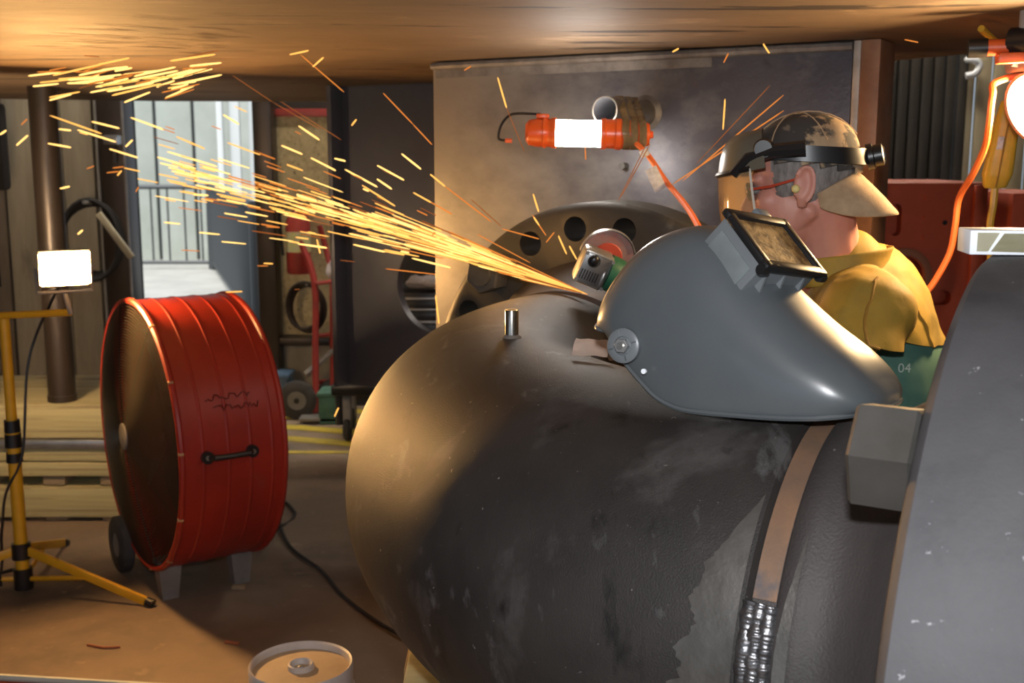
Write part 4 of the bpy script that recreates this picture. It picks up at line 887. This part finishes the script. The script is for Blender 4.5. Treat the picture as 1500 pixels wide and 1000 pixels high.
# foreground metal edge at the bottom left corner
e0, e1 = atz(-60, 988, .12), atz(200, 1003, .12)
ea = thing('steel_angle', (e0.x, e0.y, 0), 'long pale steel edge crossing the bottom left corner', 'steel angle')
e1b = e0 + (e1 - e0) * 2.6
fin(tb([e0 - (e1 - e0), e1b], .010, 6), 'angle_lip', m_white, ea)
d = (e1b - e0).normalized(); n_ = Z.cross(d); mid = (e0 - (e1 - e0) + e1b) / 2
fin(bx((0, 0, -.065), ((e1b - e0).length * 1.38, .03, .11), frame(mid - n_ * .0, d, n_, Z), .002), 'angle_web', m_machine, ea)

# ================================================================== HAND TRUCK, EXTINGUISHER, CRATES by the back wall
ht = thing('hand_truck', aty(470, 612, 6.95), 'red two-wheeled hand truck leaning at the back wall', 'hand truck')
def hz(px, py, Y): return aty(px, py, Y)
fin(tb(smoothpts([hz(440, 300, 7.15), hz(438, 345, 7.15), hz(455, 390, 7.1), hz(462, 430, 7.05), hz(462, 520, 7.0), hz(463, 604, 6.95)], 5), .021, 8), 'side_rail', m_redpaint, ht)
fin(tb(smoothpts([hz(468, 330, 7.2), hz(478, 368, 7.2), hz(486, 400, 7.15), hz(487, 450, 7.1), hz(487, 520, 7.05), hz(488, 604, 7.0)], 5), .018, 8), 'side_rail', m_redpaint, ht)
for py in (415, 492, 560): fin(tb([hz(462, py, 7.04), hz(487, py - 3, 7.09)], .014, 6), 'cross_bar', m_redpaint, ht)
for (px, Y) in ((436, 6.95), (492, 7.05)):
    c_ = V((aty(px, 592, Y).x, Y, .125)); b = bmesh.new(); lathe(b, c_ - V((0, .03, 0)), V((0, 1, 0)), [(0, .06), (0, .108), (.01, .122), (.05, .122), (.06, .108), (.06, .06)], 32, closed=True); wh = fin(b, 'wheel', m_rubber, ht); fin(cy(c_ - V((0, .025, 0)), c_ + V((0, .025, 0)), .065, n=24), 'wheel_rim', m_bgrey, wh); fin(cy(c_ - V((0, .035, 0)), c_ + V((0, .035, 0)), .018, n=12), 'wheel_hub', m_black, wh)
fin(tb([hz(448, 548, 7.0), hz(490, 512, 7.05)], .02, 6), 'strut', m_bgrey, ht); fin(bx(V((aty(476, 600, 6.9).x, 6.9, .03)), (.3, .2, .015)), 'toe_plate', m_bgrey, ht)
fe = aty(437, 350, 7.2); ext = thing('fire_extinguisher', fe - Z * .25, 'red fire extinguisher with yellow label hung on the chipboard wall', 'extinguisher')
b = bmesh.new(); lathe(b, fe - Z * .22, Z, [(0, 0), (0, .07), (.015, .078), (.33, .078), (.39, .05), (.41, .025), (.44, .025), (.44, 0)], 24); fin(b, 'cylinder', m_redpaint, ext)
b = bmesh.new(); lathe(b, fe - Z * .08, Z, [(0, .0795), (.13, .0795)], 24); fin(b, 'label_band', m_extlabel, ext)
fin(bx(fe + V((0, 0, .25)), (.03, .11, .04), bev=.006), 'valve_handle', m_black, ext); fin(tb(smoothpts([fe + V((-.02, -.03, .23)), fe + V((-.10, -.05, .18)), fe + V((-.10, -.05, .02)), fe + V((-.09, -.05, -.1))], 5), .012, 6), 'hose', m_black, ext)
hc2 = aty(452, 452, 7.15); b = bmesh.new()
for k_ in range(3): tube(b, [hc2 + V((.11 * math.cos(2 * math.pi * i / 24) - .01 * k_, -.02 * k_, .15 * math.sin(2 * math.pi * i / 24) + .012 * k_)) for i in range(24)], .012, 6, True)
cb2 = thing('cable_coil', hc2, 'oval coil of dark cable behind the red hand truck', 'cable'); fin(b, 'coil', m_post, cb2); fin(cy(hc2 + V((0, .14, .15)), hc2 + V((0, -.06, .16)), .008, n=8), 'hook', m_bgrey, cb2)
rg = aty(491, 398, 7.0); b = bmesh.new(); sphere(b, rg, (.05, .04, .07), None, 16)
for v in b.verts: v.co += v.normal * .03 * noise.noise(v.co * 30)
tag(fin(b, 'rag', m_rag, loc=rg), 'white rag tied to the handle of the hand truck', 'rag')
def crate(name, px0, px1, py0, Y, dep, m, label, cat):
    a_ = aty(px0, py0, Y); c_ = aty(px1, py0, Y); t = thing(name, ((a_.x + c_.x) / 2, Y, 0), label, cat)
    h = a_.z; fin(bx(((a_.x + c_.x) / 2, Y + dep / 2, h / 2), (c_.x - a_.x, dep, h), bev=.01), 'crate_body', m, t); fin(bx(((a_.x + c_.x) / 2, Y + dep / 2, h - .02), (c_.x - a_.x + .02, dep + .02, .03), bev=.006), 'crate_rim', m, t)
crate('plastic_crate', 396, 421, 548, 7.0, .2, m_blue, 'small blue plastic crate on the floor beside the hand truck', 'crate')
crate('grey_case', 466, 497, 574, 6.8, .2, m_shirt, 'grey-green case standing on the toe of the hand truck', 'case')
ct_ = aty(530, 575, 6.3); cart = thing('caster_cart', (ct_.x + .15, 6.4, 0), 'low black rolling cart with junk beneath the hole plate', 'cart')
fin(bx((ct_.x + .02, 6.5, .33), (.38, .5, .06), bev=.01), 'cart_tray', m_chest, cart); fin(cy((aty(497, 600, 6.4).x, 6.4, .1), (aty(497, 600, 6.4).x, 6.4, 1.1), .022, n=10), 'cart_post', m_chest, cart)
for (px, Y) in ((509, 6.42), (562, 6.42), (516, 6.72)):
    c_ = V((aty(px, 620, Y).x, Y, .07)); b = bmesh.new(); lathe(b, c_ - V((.02, 0, 0)), V((1, 0, 0)), [(0, 0), (0, .06), (.01, .07), (.03, .07), (.04, .06), (.04, 0)], 20); cw = fin(b, 'caster', m_rubber, cart); fin(bx(c_ + Z * .12, (.05, .06, .24), bev=.01), 'caster_fork', m_bgrey, cw)
for i, (dx, s, lab) in enumerate(((-.17, (.11, .14, .1), 'dark cardboard scrap at the left on the rolling cart'), (-.04, (.12, .18, .12), 'dark lumpy bundle in the middle of the rolling cart'), (.09, (.11, .2, .09), 'dark scrap box at the right on the rolling cart'))):
    tag(fin(bx((ct_.x + dx + .05, 6.5, .361 + s[2] / 2), s, bev=.02), 'scrap_bundle', m_board[2], loc=(ct_.x + dx, 6.5, .36)), lab, 'scrap', 'scrap on the rolling cart')
tc0 = aty(575, 428, 5.9); tcx = aty(690, 428, 5.9); tch = thing('tool_chest', ((tc0.x + tcx.x) / 2, 6.1, 0), 'black tool chest with silver drawer edges behind the round cut-out', 'tool chest')
mx_, ww_ = (tc0.x + tcx.x) / 2, tcx.x - tc0.x
fin(bx((mx_, 6.1, tc0.z / 2), (ww_, .4, tc0.z), bev=.008), 'chest_body', m_chest, tch)
zz = tc0.z - .03
for k_, py in enumerate((440, 456, 474, 497)):
    z1 = aty(600, py, 5.9).z; dr = fin(bx((mx_, 5.893, (zz + z1) / 2), (ww_ - .02, .014, zz - z1 - .01), bev=.003), 'drawer', m_chest, tch); fin(bx((mx_, 5.88, z1 + .012), (ww_ - .03, .02, .014), bev=.003), 'drawer_pull', m_alu, dr); zz = z1
b = bmesh.new(); sphere(b, (mx_ - .02, 6.0, tc0.z + .045), (.13, .09, .03), None, 16)
for v in b.verts: v.co += v.normal * .03 * noise.noise(v.co * 20)
tag(fin(b, 'shop_rag', m_rag, loc=(mx_, 6.0, tc0.z)), 'white rag heaped on top of the black tool chest', 'rag')

# ================================================================== RIGHT SIDE: machine, lamp, plug, cable
mc = thing('orange_machine', (1.75, 4.9, 0), 'orange-red painted steel machine housing behind the man', 'machine')
mX0, mX1 = aty(1262, 300, 4.6).x, aty(1448, 300, 4.6).x; mz = aty(1350, 267, 4.6).z
def mslot(c, w_, h_):
    bb = bmesh.new(); rr = min(w_, h_) / 2; hor = w_ > h_; pts = []
    for i in range(12):
        an = math.pi * i / 11
        pts.append((c[0] + (w_ / 2 - rr) + rr * math.sin(an), c[1] + rr * math.cos(an)) if hor else (c[0] + rr * math.cos(an), c[1] + (h_ / 2 - rr) + rr * math.sin(an)))
    for i in range(12):
        an = math.pi + math.pi * i / 11
        pts.append((c[0] - (w_ / 2 - rr) + rr * math.sin(an), c[1] + rr * math.cos(an)) if hor else (c[0] + rr * math.cos(an), c[1] - (h_ / 2 - rr) + rr * math.sin(an)))
    fr = [bb.verts.new((x, 4.5, z)) for x, z in pts]; bk = [bb.verts.new((x, 4.66, z)) for x, z in pts]; bb.faces.new(fr); bb.faces.new(bk[::-1])
    for i in range(24): bb.faces.new((fr[i], bk[i], bk[(i + 1) % 24], fr[(i + 1) % 24]))
    return bb
def mp(px, py): q = aty(px, py, 4.6); return (q.x, q.z)
hb = bx(((mX0 + mX1) / 2, 4.9, mz / 2), (mX1 - mX0, .6, mz), bev=.012)
s1 = mp(1312, 322); s2 = mp(1374, 436); ctl = mp(1322, 405)
hb = cut(hb, [mslot(s1, .05, .13), mslot(s2, .11, .06), cy((ctl[0], 4.5, ctl[1]), (ctl[0], 4.68, ctl[1]), .085, n=32)])
mh = fin(hb, 'housing', m_machine, mc, angle=30)
for (px, py) in ((1357, 290), (1355, 318), (1353, 348)): q = mp(px, py); fin(cy((q[0], 4.6, q[1]), (q[0], 4.588, q[1]), .009, n=6), 'bolt_head', m_machine, mh)
q = mp(1384, 326); fin(cy((q[0], 4.6, q[1]), (q[0], 4.597, q[1]), .010, n=12), 'plug_hole', m_dark, mh)
b = bmesh.new(); lathe(b, (ctl[0], 4.6, ctl[1]), (0, -1, 0), [(0, .088), (0, .118), (.015, .118), (.018, .112), (.018, .09)], 40, closed=True); fin(b, 'port_ring', m_ringtan, mc)
fin(cy((ctl[0] + .02, 4.68, ctl[1] + .02), (ctl[0] + .02, 4.62, ctl[1] + .02), .03, n=20), 'port_insert', m_rag, mc)
fin(bx((mX1 - .05, 4.585, mz / 2), (.035, .03, mz - .02), bev=.004), 'edge_channel', m_machine, mc)
fin(bx((aty(1500, 300, 4.6).x + .05, 4.8, mz / 2 - .02), (.24, .5, mz - .04), bev=.01), 'side_box', m_machine, mc)

rl = thing('clamp_light', aty(1490, 100, 2.4), 'lit halogen lamp on orange frame hung at the right edge', 'work light')
RC = aty(1524, 160, 2.4); rd = V((-.88, -.28, -.37)).normalized(); rx, ry, rz = axes(rd); MR = frame(RC, rx, ry, rz)
b = bmesh.new(); lathe(b, RC, rd, [(0, .098), (.004, .098), (.004, .09)], 40); b2 = bmesh.new(); lathe(b2, RC, rd, [(0, .098), (-.035, .085), (-.08, .05), (-.09, 0)], 40)
for v in b.verts[:] + b2.verts[:]:
    q = MR.inverted() @ v.co; q.y *= .86; v.co = MR @ q
hs2 = fin(b2, 'lamp_housing', m_lampgrey, rl); fin(b, 'lamp_bezel', m_lampgrey, hs2)
b = bmesh.new(); lathe(b, RC + rd * .002, rd, [(0, .09), (.0, 0)], 40)
for v in b.verts: q = MR.inverted() @ v.co; q.y *= .86; v.co = MR @ q
fin(b, 'lamp_glass', m_halr, hs2)
fin(bx((0, .098, -.02), (.14, .03, .05), MR, .005), 'lamp_visor', m_lampgrey, hs2)
tp_ = aty(1484, 90, 2.42); fin(tb([tp_, RC - rd * .04 + Z * .06], .011, 6), 'bracket', m_bgrey, rl)
b = bmesh.new(); p0_ = aty(1460, 86, 2.40); box(b, (.15, 0, 0), (.3, .03, .022), frame(p0_, V((.99, -.1, .03)).normalized(), V((.1, .99, 0)), Z), .004); fin(b, 'frame_bar', m_lampor, rl)
p0_ = aty(1440, 70, 2.43); p1_ = aty(1560, 66, 2.38); fin(tb([p0_, p1_], .017, 12), 'frame_tube', m_lampor, rl); fin(tb([aty(1418, 71, 2.44), aty(1446, 70, 2.43)], .020, 12), 'foam_grip', m_black, rl); fin(tb([aty(1482, 62, 2.42), aty(1520, 60, 2.38)], .030, 14), 'clamp_jaw', m_black, rl)
hang = aty(1500, 60, 2.4); fin(cy((hang.x, hang.y, hang.z), (hang.x, hang.y, CZ), .012, n=10), 'hanger_rod', m_bgrey, rl)
oc = [RC - rd * .07, RC - rd * .10 + V((-.03, 0, .05)), aty(1464, 118, 2.46), aty(1454, 140, 2.44), aty(1449, 180, 2.45), aty(1443, 215, 2.5), aty(1425, 255, 2.55), aty(1405, 290, 2.6), aty(1399, 330, 2.6), aty(1391, 370, 2.6), aty(1370, 410, 2.6), aty(1350, 438, 2.6), aty(1320, 490, 2.62), V((.98, 2.68, .9)), V((1.0, 2.75, .4)), V((1.05, 2.8, .01))]
tag(fin(tb(smoothpts(oc, 6), .0075, 8), 'orange_cable', m_cable, loc=oc[-1]), 'orange cable hanging in a curve beside the man, right of his back', 'cable')
yp = aty(1466, 228, 2.75); plg = thing('yellow_plug', yp - Z * .08, 'dirty yellow plug connector hanging under the lamp at right', 'plug')
x_ = V((.97, -.2, 0)).normalized(); MY = frame(yp, x_, Z.cross(x_), (Z + x_ * .12).normalized())
b = bmesh.new(); rows = [[MY @ V((math.copysign(abs(math.cos(2 * math.pi * j / 20)) ** .6, math.cos(2 * math.pi * j / 20)) * a_, math.copysign(abs(math.sin(2 * math.pi * j / 20)) ** .6, math.sin(2 * math.pi * j / 20)) * a_ * .8, z)) for j in range(20)] for z, a_ in ((-.078, .022), (-.072, .027), (-.05, .032), (-.045, .034), (.03, .03), (.09, .028), (.13, .022))]
vs = grid(b, rows, True); b.faces.new(vs[0][::-1]); b.faces.new(vs[-1]); fin(b, 'plug_body', m_yplug, plg)
fin(bx((-.002, -.026, .0), (.004, .004, .15), MY), 'mould_line', m_seam, plg)
fin(bx((-.012, -.0265, .03), (.014, .003, .03), MY, .001), 'worn_sticker', m_tag, plg)
fin(tb(smoothpts([MY @ V((0, 0, -.07)), aty(1455, 300, 2.75), aty(1450, 335, 2.74), aty(1452, 400, 2.72), V((1.25, 2.7, .4)), V((1.3, 2.75, .01))], 6), .009, 8), 'tail_cord', m_yplug, plg)
fin(tb(smoothpts([MY @ V((0, 0, .12)), MY @ V((.01, 0, .2)), V((hang.x - .03, 2.55, CZ - .02))], 6), .008, 8), 'upper_cord', m_yplug, plg)

# ================================================================== SPARKS
GP = V((.178, 2.622, 1.328)); JD = (aty(230, 212, 4.2) - GP).normalized()
jx, jy, jz = axes(JD)
rnd = random.Random(21)
unit = []                                     # four shared streak meshes along local X, one per colour
for k_ in range(4):
    b = bmesh.new(); rows = []
    for x, q in ((0, .25), (.06, .8), (.5, 1), (.94, .9), (1, .3)): rows.append([V((x, q * math.cos(2 * math.pi * j / 5), q * math.sin(2 * math.pi * j / 5))) for j in range(5)])
    vs = grid(b, rows, True); b.faces.new(vs[0][::-1]); b.faces.new(vs[-1]); me = bpy.data.meshes.new('spark'); bmesh.ops.recalc_face_normals(b, faces=b.faces); b.to_mesh(me); b.free(); me.materials.append(m_sp[k_]); unit.append(me)
def streak_m(p0, p1, rr):
    d = p1 - p0; x_ = d.normalized(); y_ = axes(x_)[0]; z_ = x_.cross(y_)
    return frame(p0, x_, y_, z_) @ Matrix.Diagonal((d.length, rr, rr, 1))
jets = [bmesh.new() for _ in range(4)]
def jet_add(p0, p1, rr, k_):
    t = bmesh.new(); t.from_mesh(unit[k_]); t.transform(streak_m(p0, p1, rr)); add(jets[k_], t)
def traj(dir_, t, g=.35): return GP + dir_ * t - Z * (g * .05 * t * t)
for i in range(430):
    sx_ = rnd.gauss(0, .04); sy_ = rnd.gauss(0, .043) + .004
    if i < 190: sx_ *= .55; sy_ *= .5
    d = (JD + jx * sx_ + jy * sy_).normalized(); t0 = rnd.random() ** 2.1 * 2.0; ln_ = .08 + .13 * rnd.random() + (.08 if t0 < .7 else 0)
    q = (abs(sx_) + abs(sy_)) / .1; k_ = rnd.choices((0, 1, 2, 3), (max(.1, 1.2 - q * .5), 1.1, .6 * q + .1, .4 * q))[0]
    jet_add(traj(d, t0), traj(d, t0 + ln_), (.0011 + .0009 * rnd.random()) * (1 + .28 * t0), k_)
jb = bmesh.new()
me = bpy.data.meshes.new('spark_jet'); fidx = []
for k_ in range(4):
    n0 = len(jb.faces); add(jb, jets[k_]); fidx += [k_] * (len(jb.faces) - n0)
jb.transform(Matrix.Translation(-GP)); jb.to_mesh(me); jb.free()
for x in m_sp: me.materials.append(x)
me.polygons.foreach_set('material_index', fidx)
jo = bpy.data.objects.new('spark_jet', me); jo.location = GP; COL.objects.link(jo); tag(jo, 'dense glowing jet of orange sparks streaming left from the grinder', 'sparks'); jo['kind'] = 'stuff'
def spark(p0, p1, rr, k_, lab, grp):
    o = bpy.data.objects.new('spark', unit[k_]); o.matrix_world = streak_m(V(p0), V(p1), rr); COL.objects.link(o); tag(o, spark_label(p0, p1, k_, grp == GC), 'spark', grp)
def spark_label(p0, p1, k_, under=False):
    q = (V(p0) + V(p1)) / 2 - V((0, 0, H)); d_ = q.y * math.cos(PITCH) - q.z * math.sin(PITCH); px = 750 + F_PX * q.x / d_; py = 500 - F_PX * (q.y * math.sin(PITCH) + q.z * math.cos(PITCH)) / d_
    ln = (V(p1) - V(p0)).length; size = 'short' if ln < .07 else ('long' if ln > .15 else 'mid-size')
    colr = ('bright pale-yellow', 'yellow', 'orange', 'faint dull-orange')[k_]
    if under: return '%s %s spark skimming under the steel deck %s' % (size, colr, 'above the tripod lamp' if px < 130 else ('left of the doorway head' if px < 210 else ('above the doorway' if px < 300 else 'right of the doorway head')))
    if py < 160 and px < 640: zone = 'just under the steel deck'
    elif px < 100: zone = 'in front of the steel column and boards'
    elif px < 200: zone = 'in front of the boards left of the doorway'
    elif px < 300: zone = 'in front of the far porch wall'
    elif px < 385: zone = 'in front of the right side of the porch'
    elif px < 490: zone = 'in front of the chipboard wall and extinguisher'
    elif px < 635: zone = 'in front of the dark holed plate'
    elif px < 760: zone = 'in front of the tall support plate'
    elif px < 900: zone = 'close above the grinder and far flange'
    else: zone = 'between the drop light and the man'
    side_ = 'above the jet' if py < 440 - (868 - px) * .353 else 'below the jet'
    return '%s %s spark %s%s' % (size, colr, zone, (', ' + side_) if 100 < px < 760 and py > 160 else '')
LF = 'single glowing spark streak flying clear of the main jet'; GF = 'loose sparks around the jet'; GC = 'sparks under the steel deck'
# measured loose sparks: x0 y0 x1 y1 depth colour
loose = [(437, 184, 468, 205, 3.6, 0), (412, 213, 443, 226, 3.6, 0), (455, 231, 492, 250, 3.5, 0), (490, 232, 506, 236, 3.4, 0), (505, 248, 553, 274, 3.3, 0), (552, 242, 592, 264, 3.2, 0), (552, 262, 574, 277, 3.2, 0), (588, 225, 617, 248, 3.1, 0), (530, 271, 579, 302, 3.3, 1), (418, 296, 462, 312, 3.6, 0), (436, 357, 479, 363, 3.5, 0), (464, 350, 469, 371, 3.5, 1), (517, 358, 564, 369, 3.3, 0), (603, 378, 660, 392, 3.1, 0), (390, 332, 410, 333, 3.7, 2), (283, 285, 305, 286, 3.9, 0), (284, 255, 351, 267, 3.9, 0), (286, 271, 330, 281, 3.9, 0), (245, 222, 318, 244, 4.0, 0), (191, 172, 240, 190, 4.0, 0), (230, 230, 287, 247, 4.0, 0), (327, 168, 350, 182, 3.9, 0), (258, 200, 300, 218, 4.0, 1), (73, 169, 149, 196, 4.2, 1), (113, 190, 170, 208, 4.2, 0), (70, 210, 104, 216, 4.2, 0), (86, 189, 104, 191, 4.2, 0), (134, 178, 175, 188, 4.2, 0), (160, 218, 202, 231, 4.1, 0), (184, 215, 194, 205, 4.1, 0), (24, 213, 41, 198, 4.2, 0), (0, 197, 9, 191, 4.3, 0), (31, 183, 40, 174, 4.3, 2), (114, 343, 121, 337, 4.2, 0), (88, 276, 102, 273, 4.2, 0), (199, 281, 203, 274, 4.1, 2), (127, 247, 138, 243, 4.2, 2), (156, 253, 174, 251, 4.2, 2), (165, 246, 181, 244, 4.2, 2), (172, 257, 178, 250, 4.2, 1), (515, 184, 522, 175, 3.4, 1), (490, 610, 496, 597, 3.3, 1), (633, 345, 637, 340, 3.0, 2), (561, 136, 605, 182, 3.0, 2), (605, 182, 633, 212, 3.0, 2), (440, 80, 504, 135, 3.2, 2), (458, 98, 474, 84, 3.2, 1), (424, 80, 452, 74, 3.2, 1), (340, 110, 400, 150, 3.6, 3), (400, 150, 470, 190, 3.5, 3), (410, 148, 500, 205, 3.4, 3), (729, 113, 742, 158, 2.8, 1), (742, 158, 768, 222, 2.8, 3), (781, 284, 789, 310, 2.7, 1), (857, 215, 858, 234, 2.8, 2), (638, 432, 643, 474, 2.9, 1), (630, 255, 652, 273, 2.9, 1), (652, 273, 720, 325, 2.8, 2), (690, 292, 735, 332, 2.8, 3), (735, 335, 790, 350, 2.7, 2), (985, 76, 994, 71, 2.6, 1), (1060, 92, 1067, 78, 2.6, 2), (1118, 64, 1127, 78, 2.6, 1), (680, 103, 690, 97, 2.8, 2), (1059, 190, 1062, 145, 2.55, 1), (1020, 240, 1128, 125, 2.6, 3), (1000, 265, 1148, 139, 2.6, 2), (985, 270, 1148, 162, 2.6, 2), (905, 295, 950, 205, 2.65, 3), (910, 288, 953, 210, 2.65, 3), (1325, 58, 1345, 62, 2.5, 2), (800, 355, 812, 340, 2.62, 2), (830, 372, 818, 345, 2.62, 1), (800, 345, 780, 315, 2.62, 2), (790, 330, 782, 318, 2.62, 1), (845, 380, 834, 360, 2.6, 1)]
rW = (.0030, .0027, .0021, .0014)
for (x0_, y0_, x1_, y1_, dp, k_) in loose:
    dd = rnd.uniform(-.05, .05); p0 = aty(x0_, y0_, dp + .04 + dd); p1 = aty(x1_, y1_, dp - .02 + dd); spark(p0, p1, rW[k_] * dp / 3.4, k_, LF, GF)
for i in range(45):                           # more strays in the cloud round the jet
    sx_ = rnd.gauss(0, .11); sy_ = rnd.gauss(0, .10); d = (JD + jx * sx_ + jy * sy_).normalized(); t0 = rnd.uniform(.5, 2.2); k_ = rnd.choice((0, 1, 1, 2, 2, 3)); ln_ = rnd.uniform(.03, .12)
    p0, p1 = traj(d, t0), traj(d, t0 + ln_)
    if p1.z < CZ - .01: spark(p1, p0, rW[k_] * .9, k_, LF, GF)
LC = 'spark streak skimming along under the steel deck overhead'; GC = 'sparks under the steel deck'
for i in range(64):                           # rebounding along the deck
    q = atz(rnd.triangular(35, 350, 235), rnd.gauss(95, 9), CZ - .03 - .03 * rnd.random()); q.z -= rnd.random() ** 2 * .07
    if q.y > 5: continue
    d = V((-.9, -.1 + rnd.gauss(0, .2), rnd.gauss(-.20, .09))).normalized(); k_ = rnd.choices((0, 1, 2, 3), (4, 2, 2, 1))[0]; l_ = rnd.uniform(.04, .13)
    p1 = q + d * l_
    if p1.z > CZ - .008: p1.z = CZ - .008
    spark(q, p1, rW[k_] * 1.0, k_, LC, GC)
# the light those sparks give
sg = bpy.data.lights.new('spark_glow', 'POINT'); sg.energy = 1.3; sg.color = (1, .5, .15); sg.shadow_soft_size = .08
sgo = bpy.data.objects.new('spark_glow', sg); COL.objects.link(sgo); sgo.location = GP + JD * .30 + Z * .05
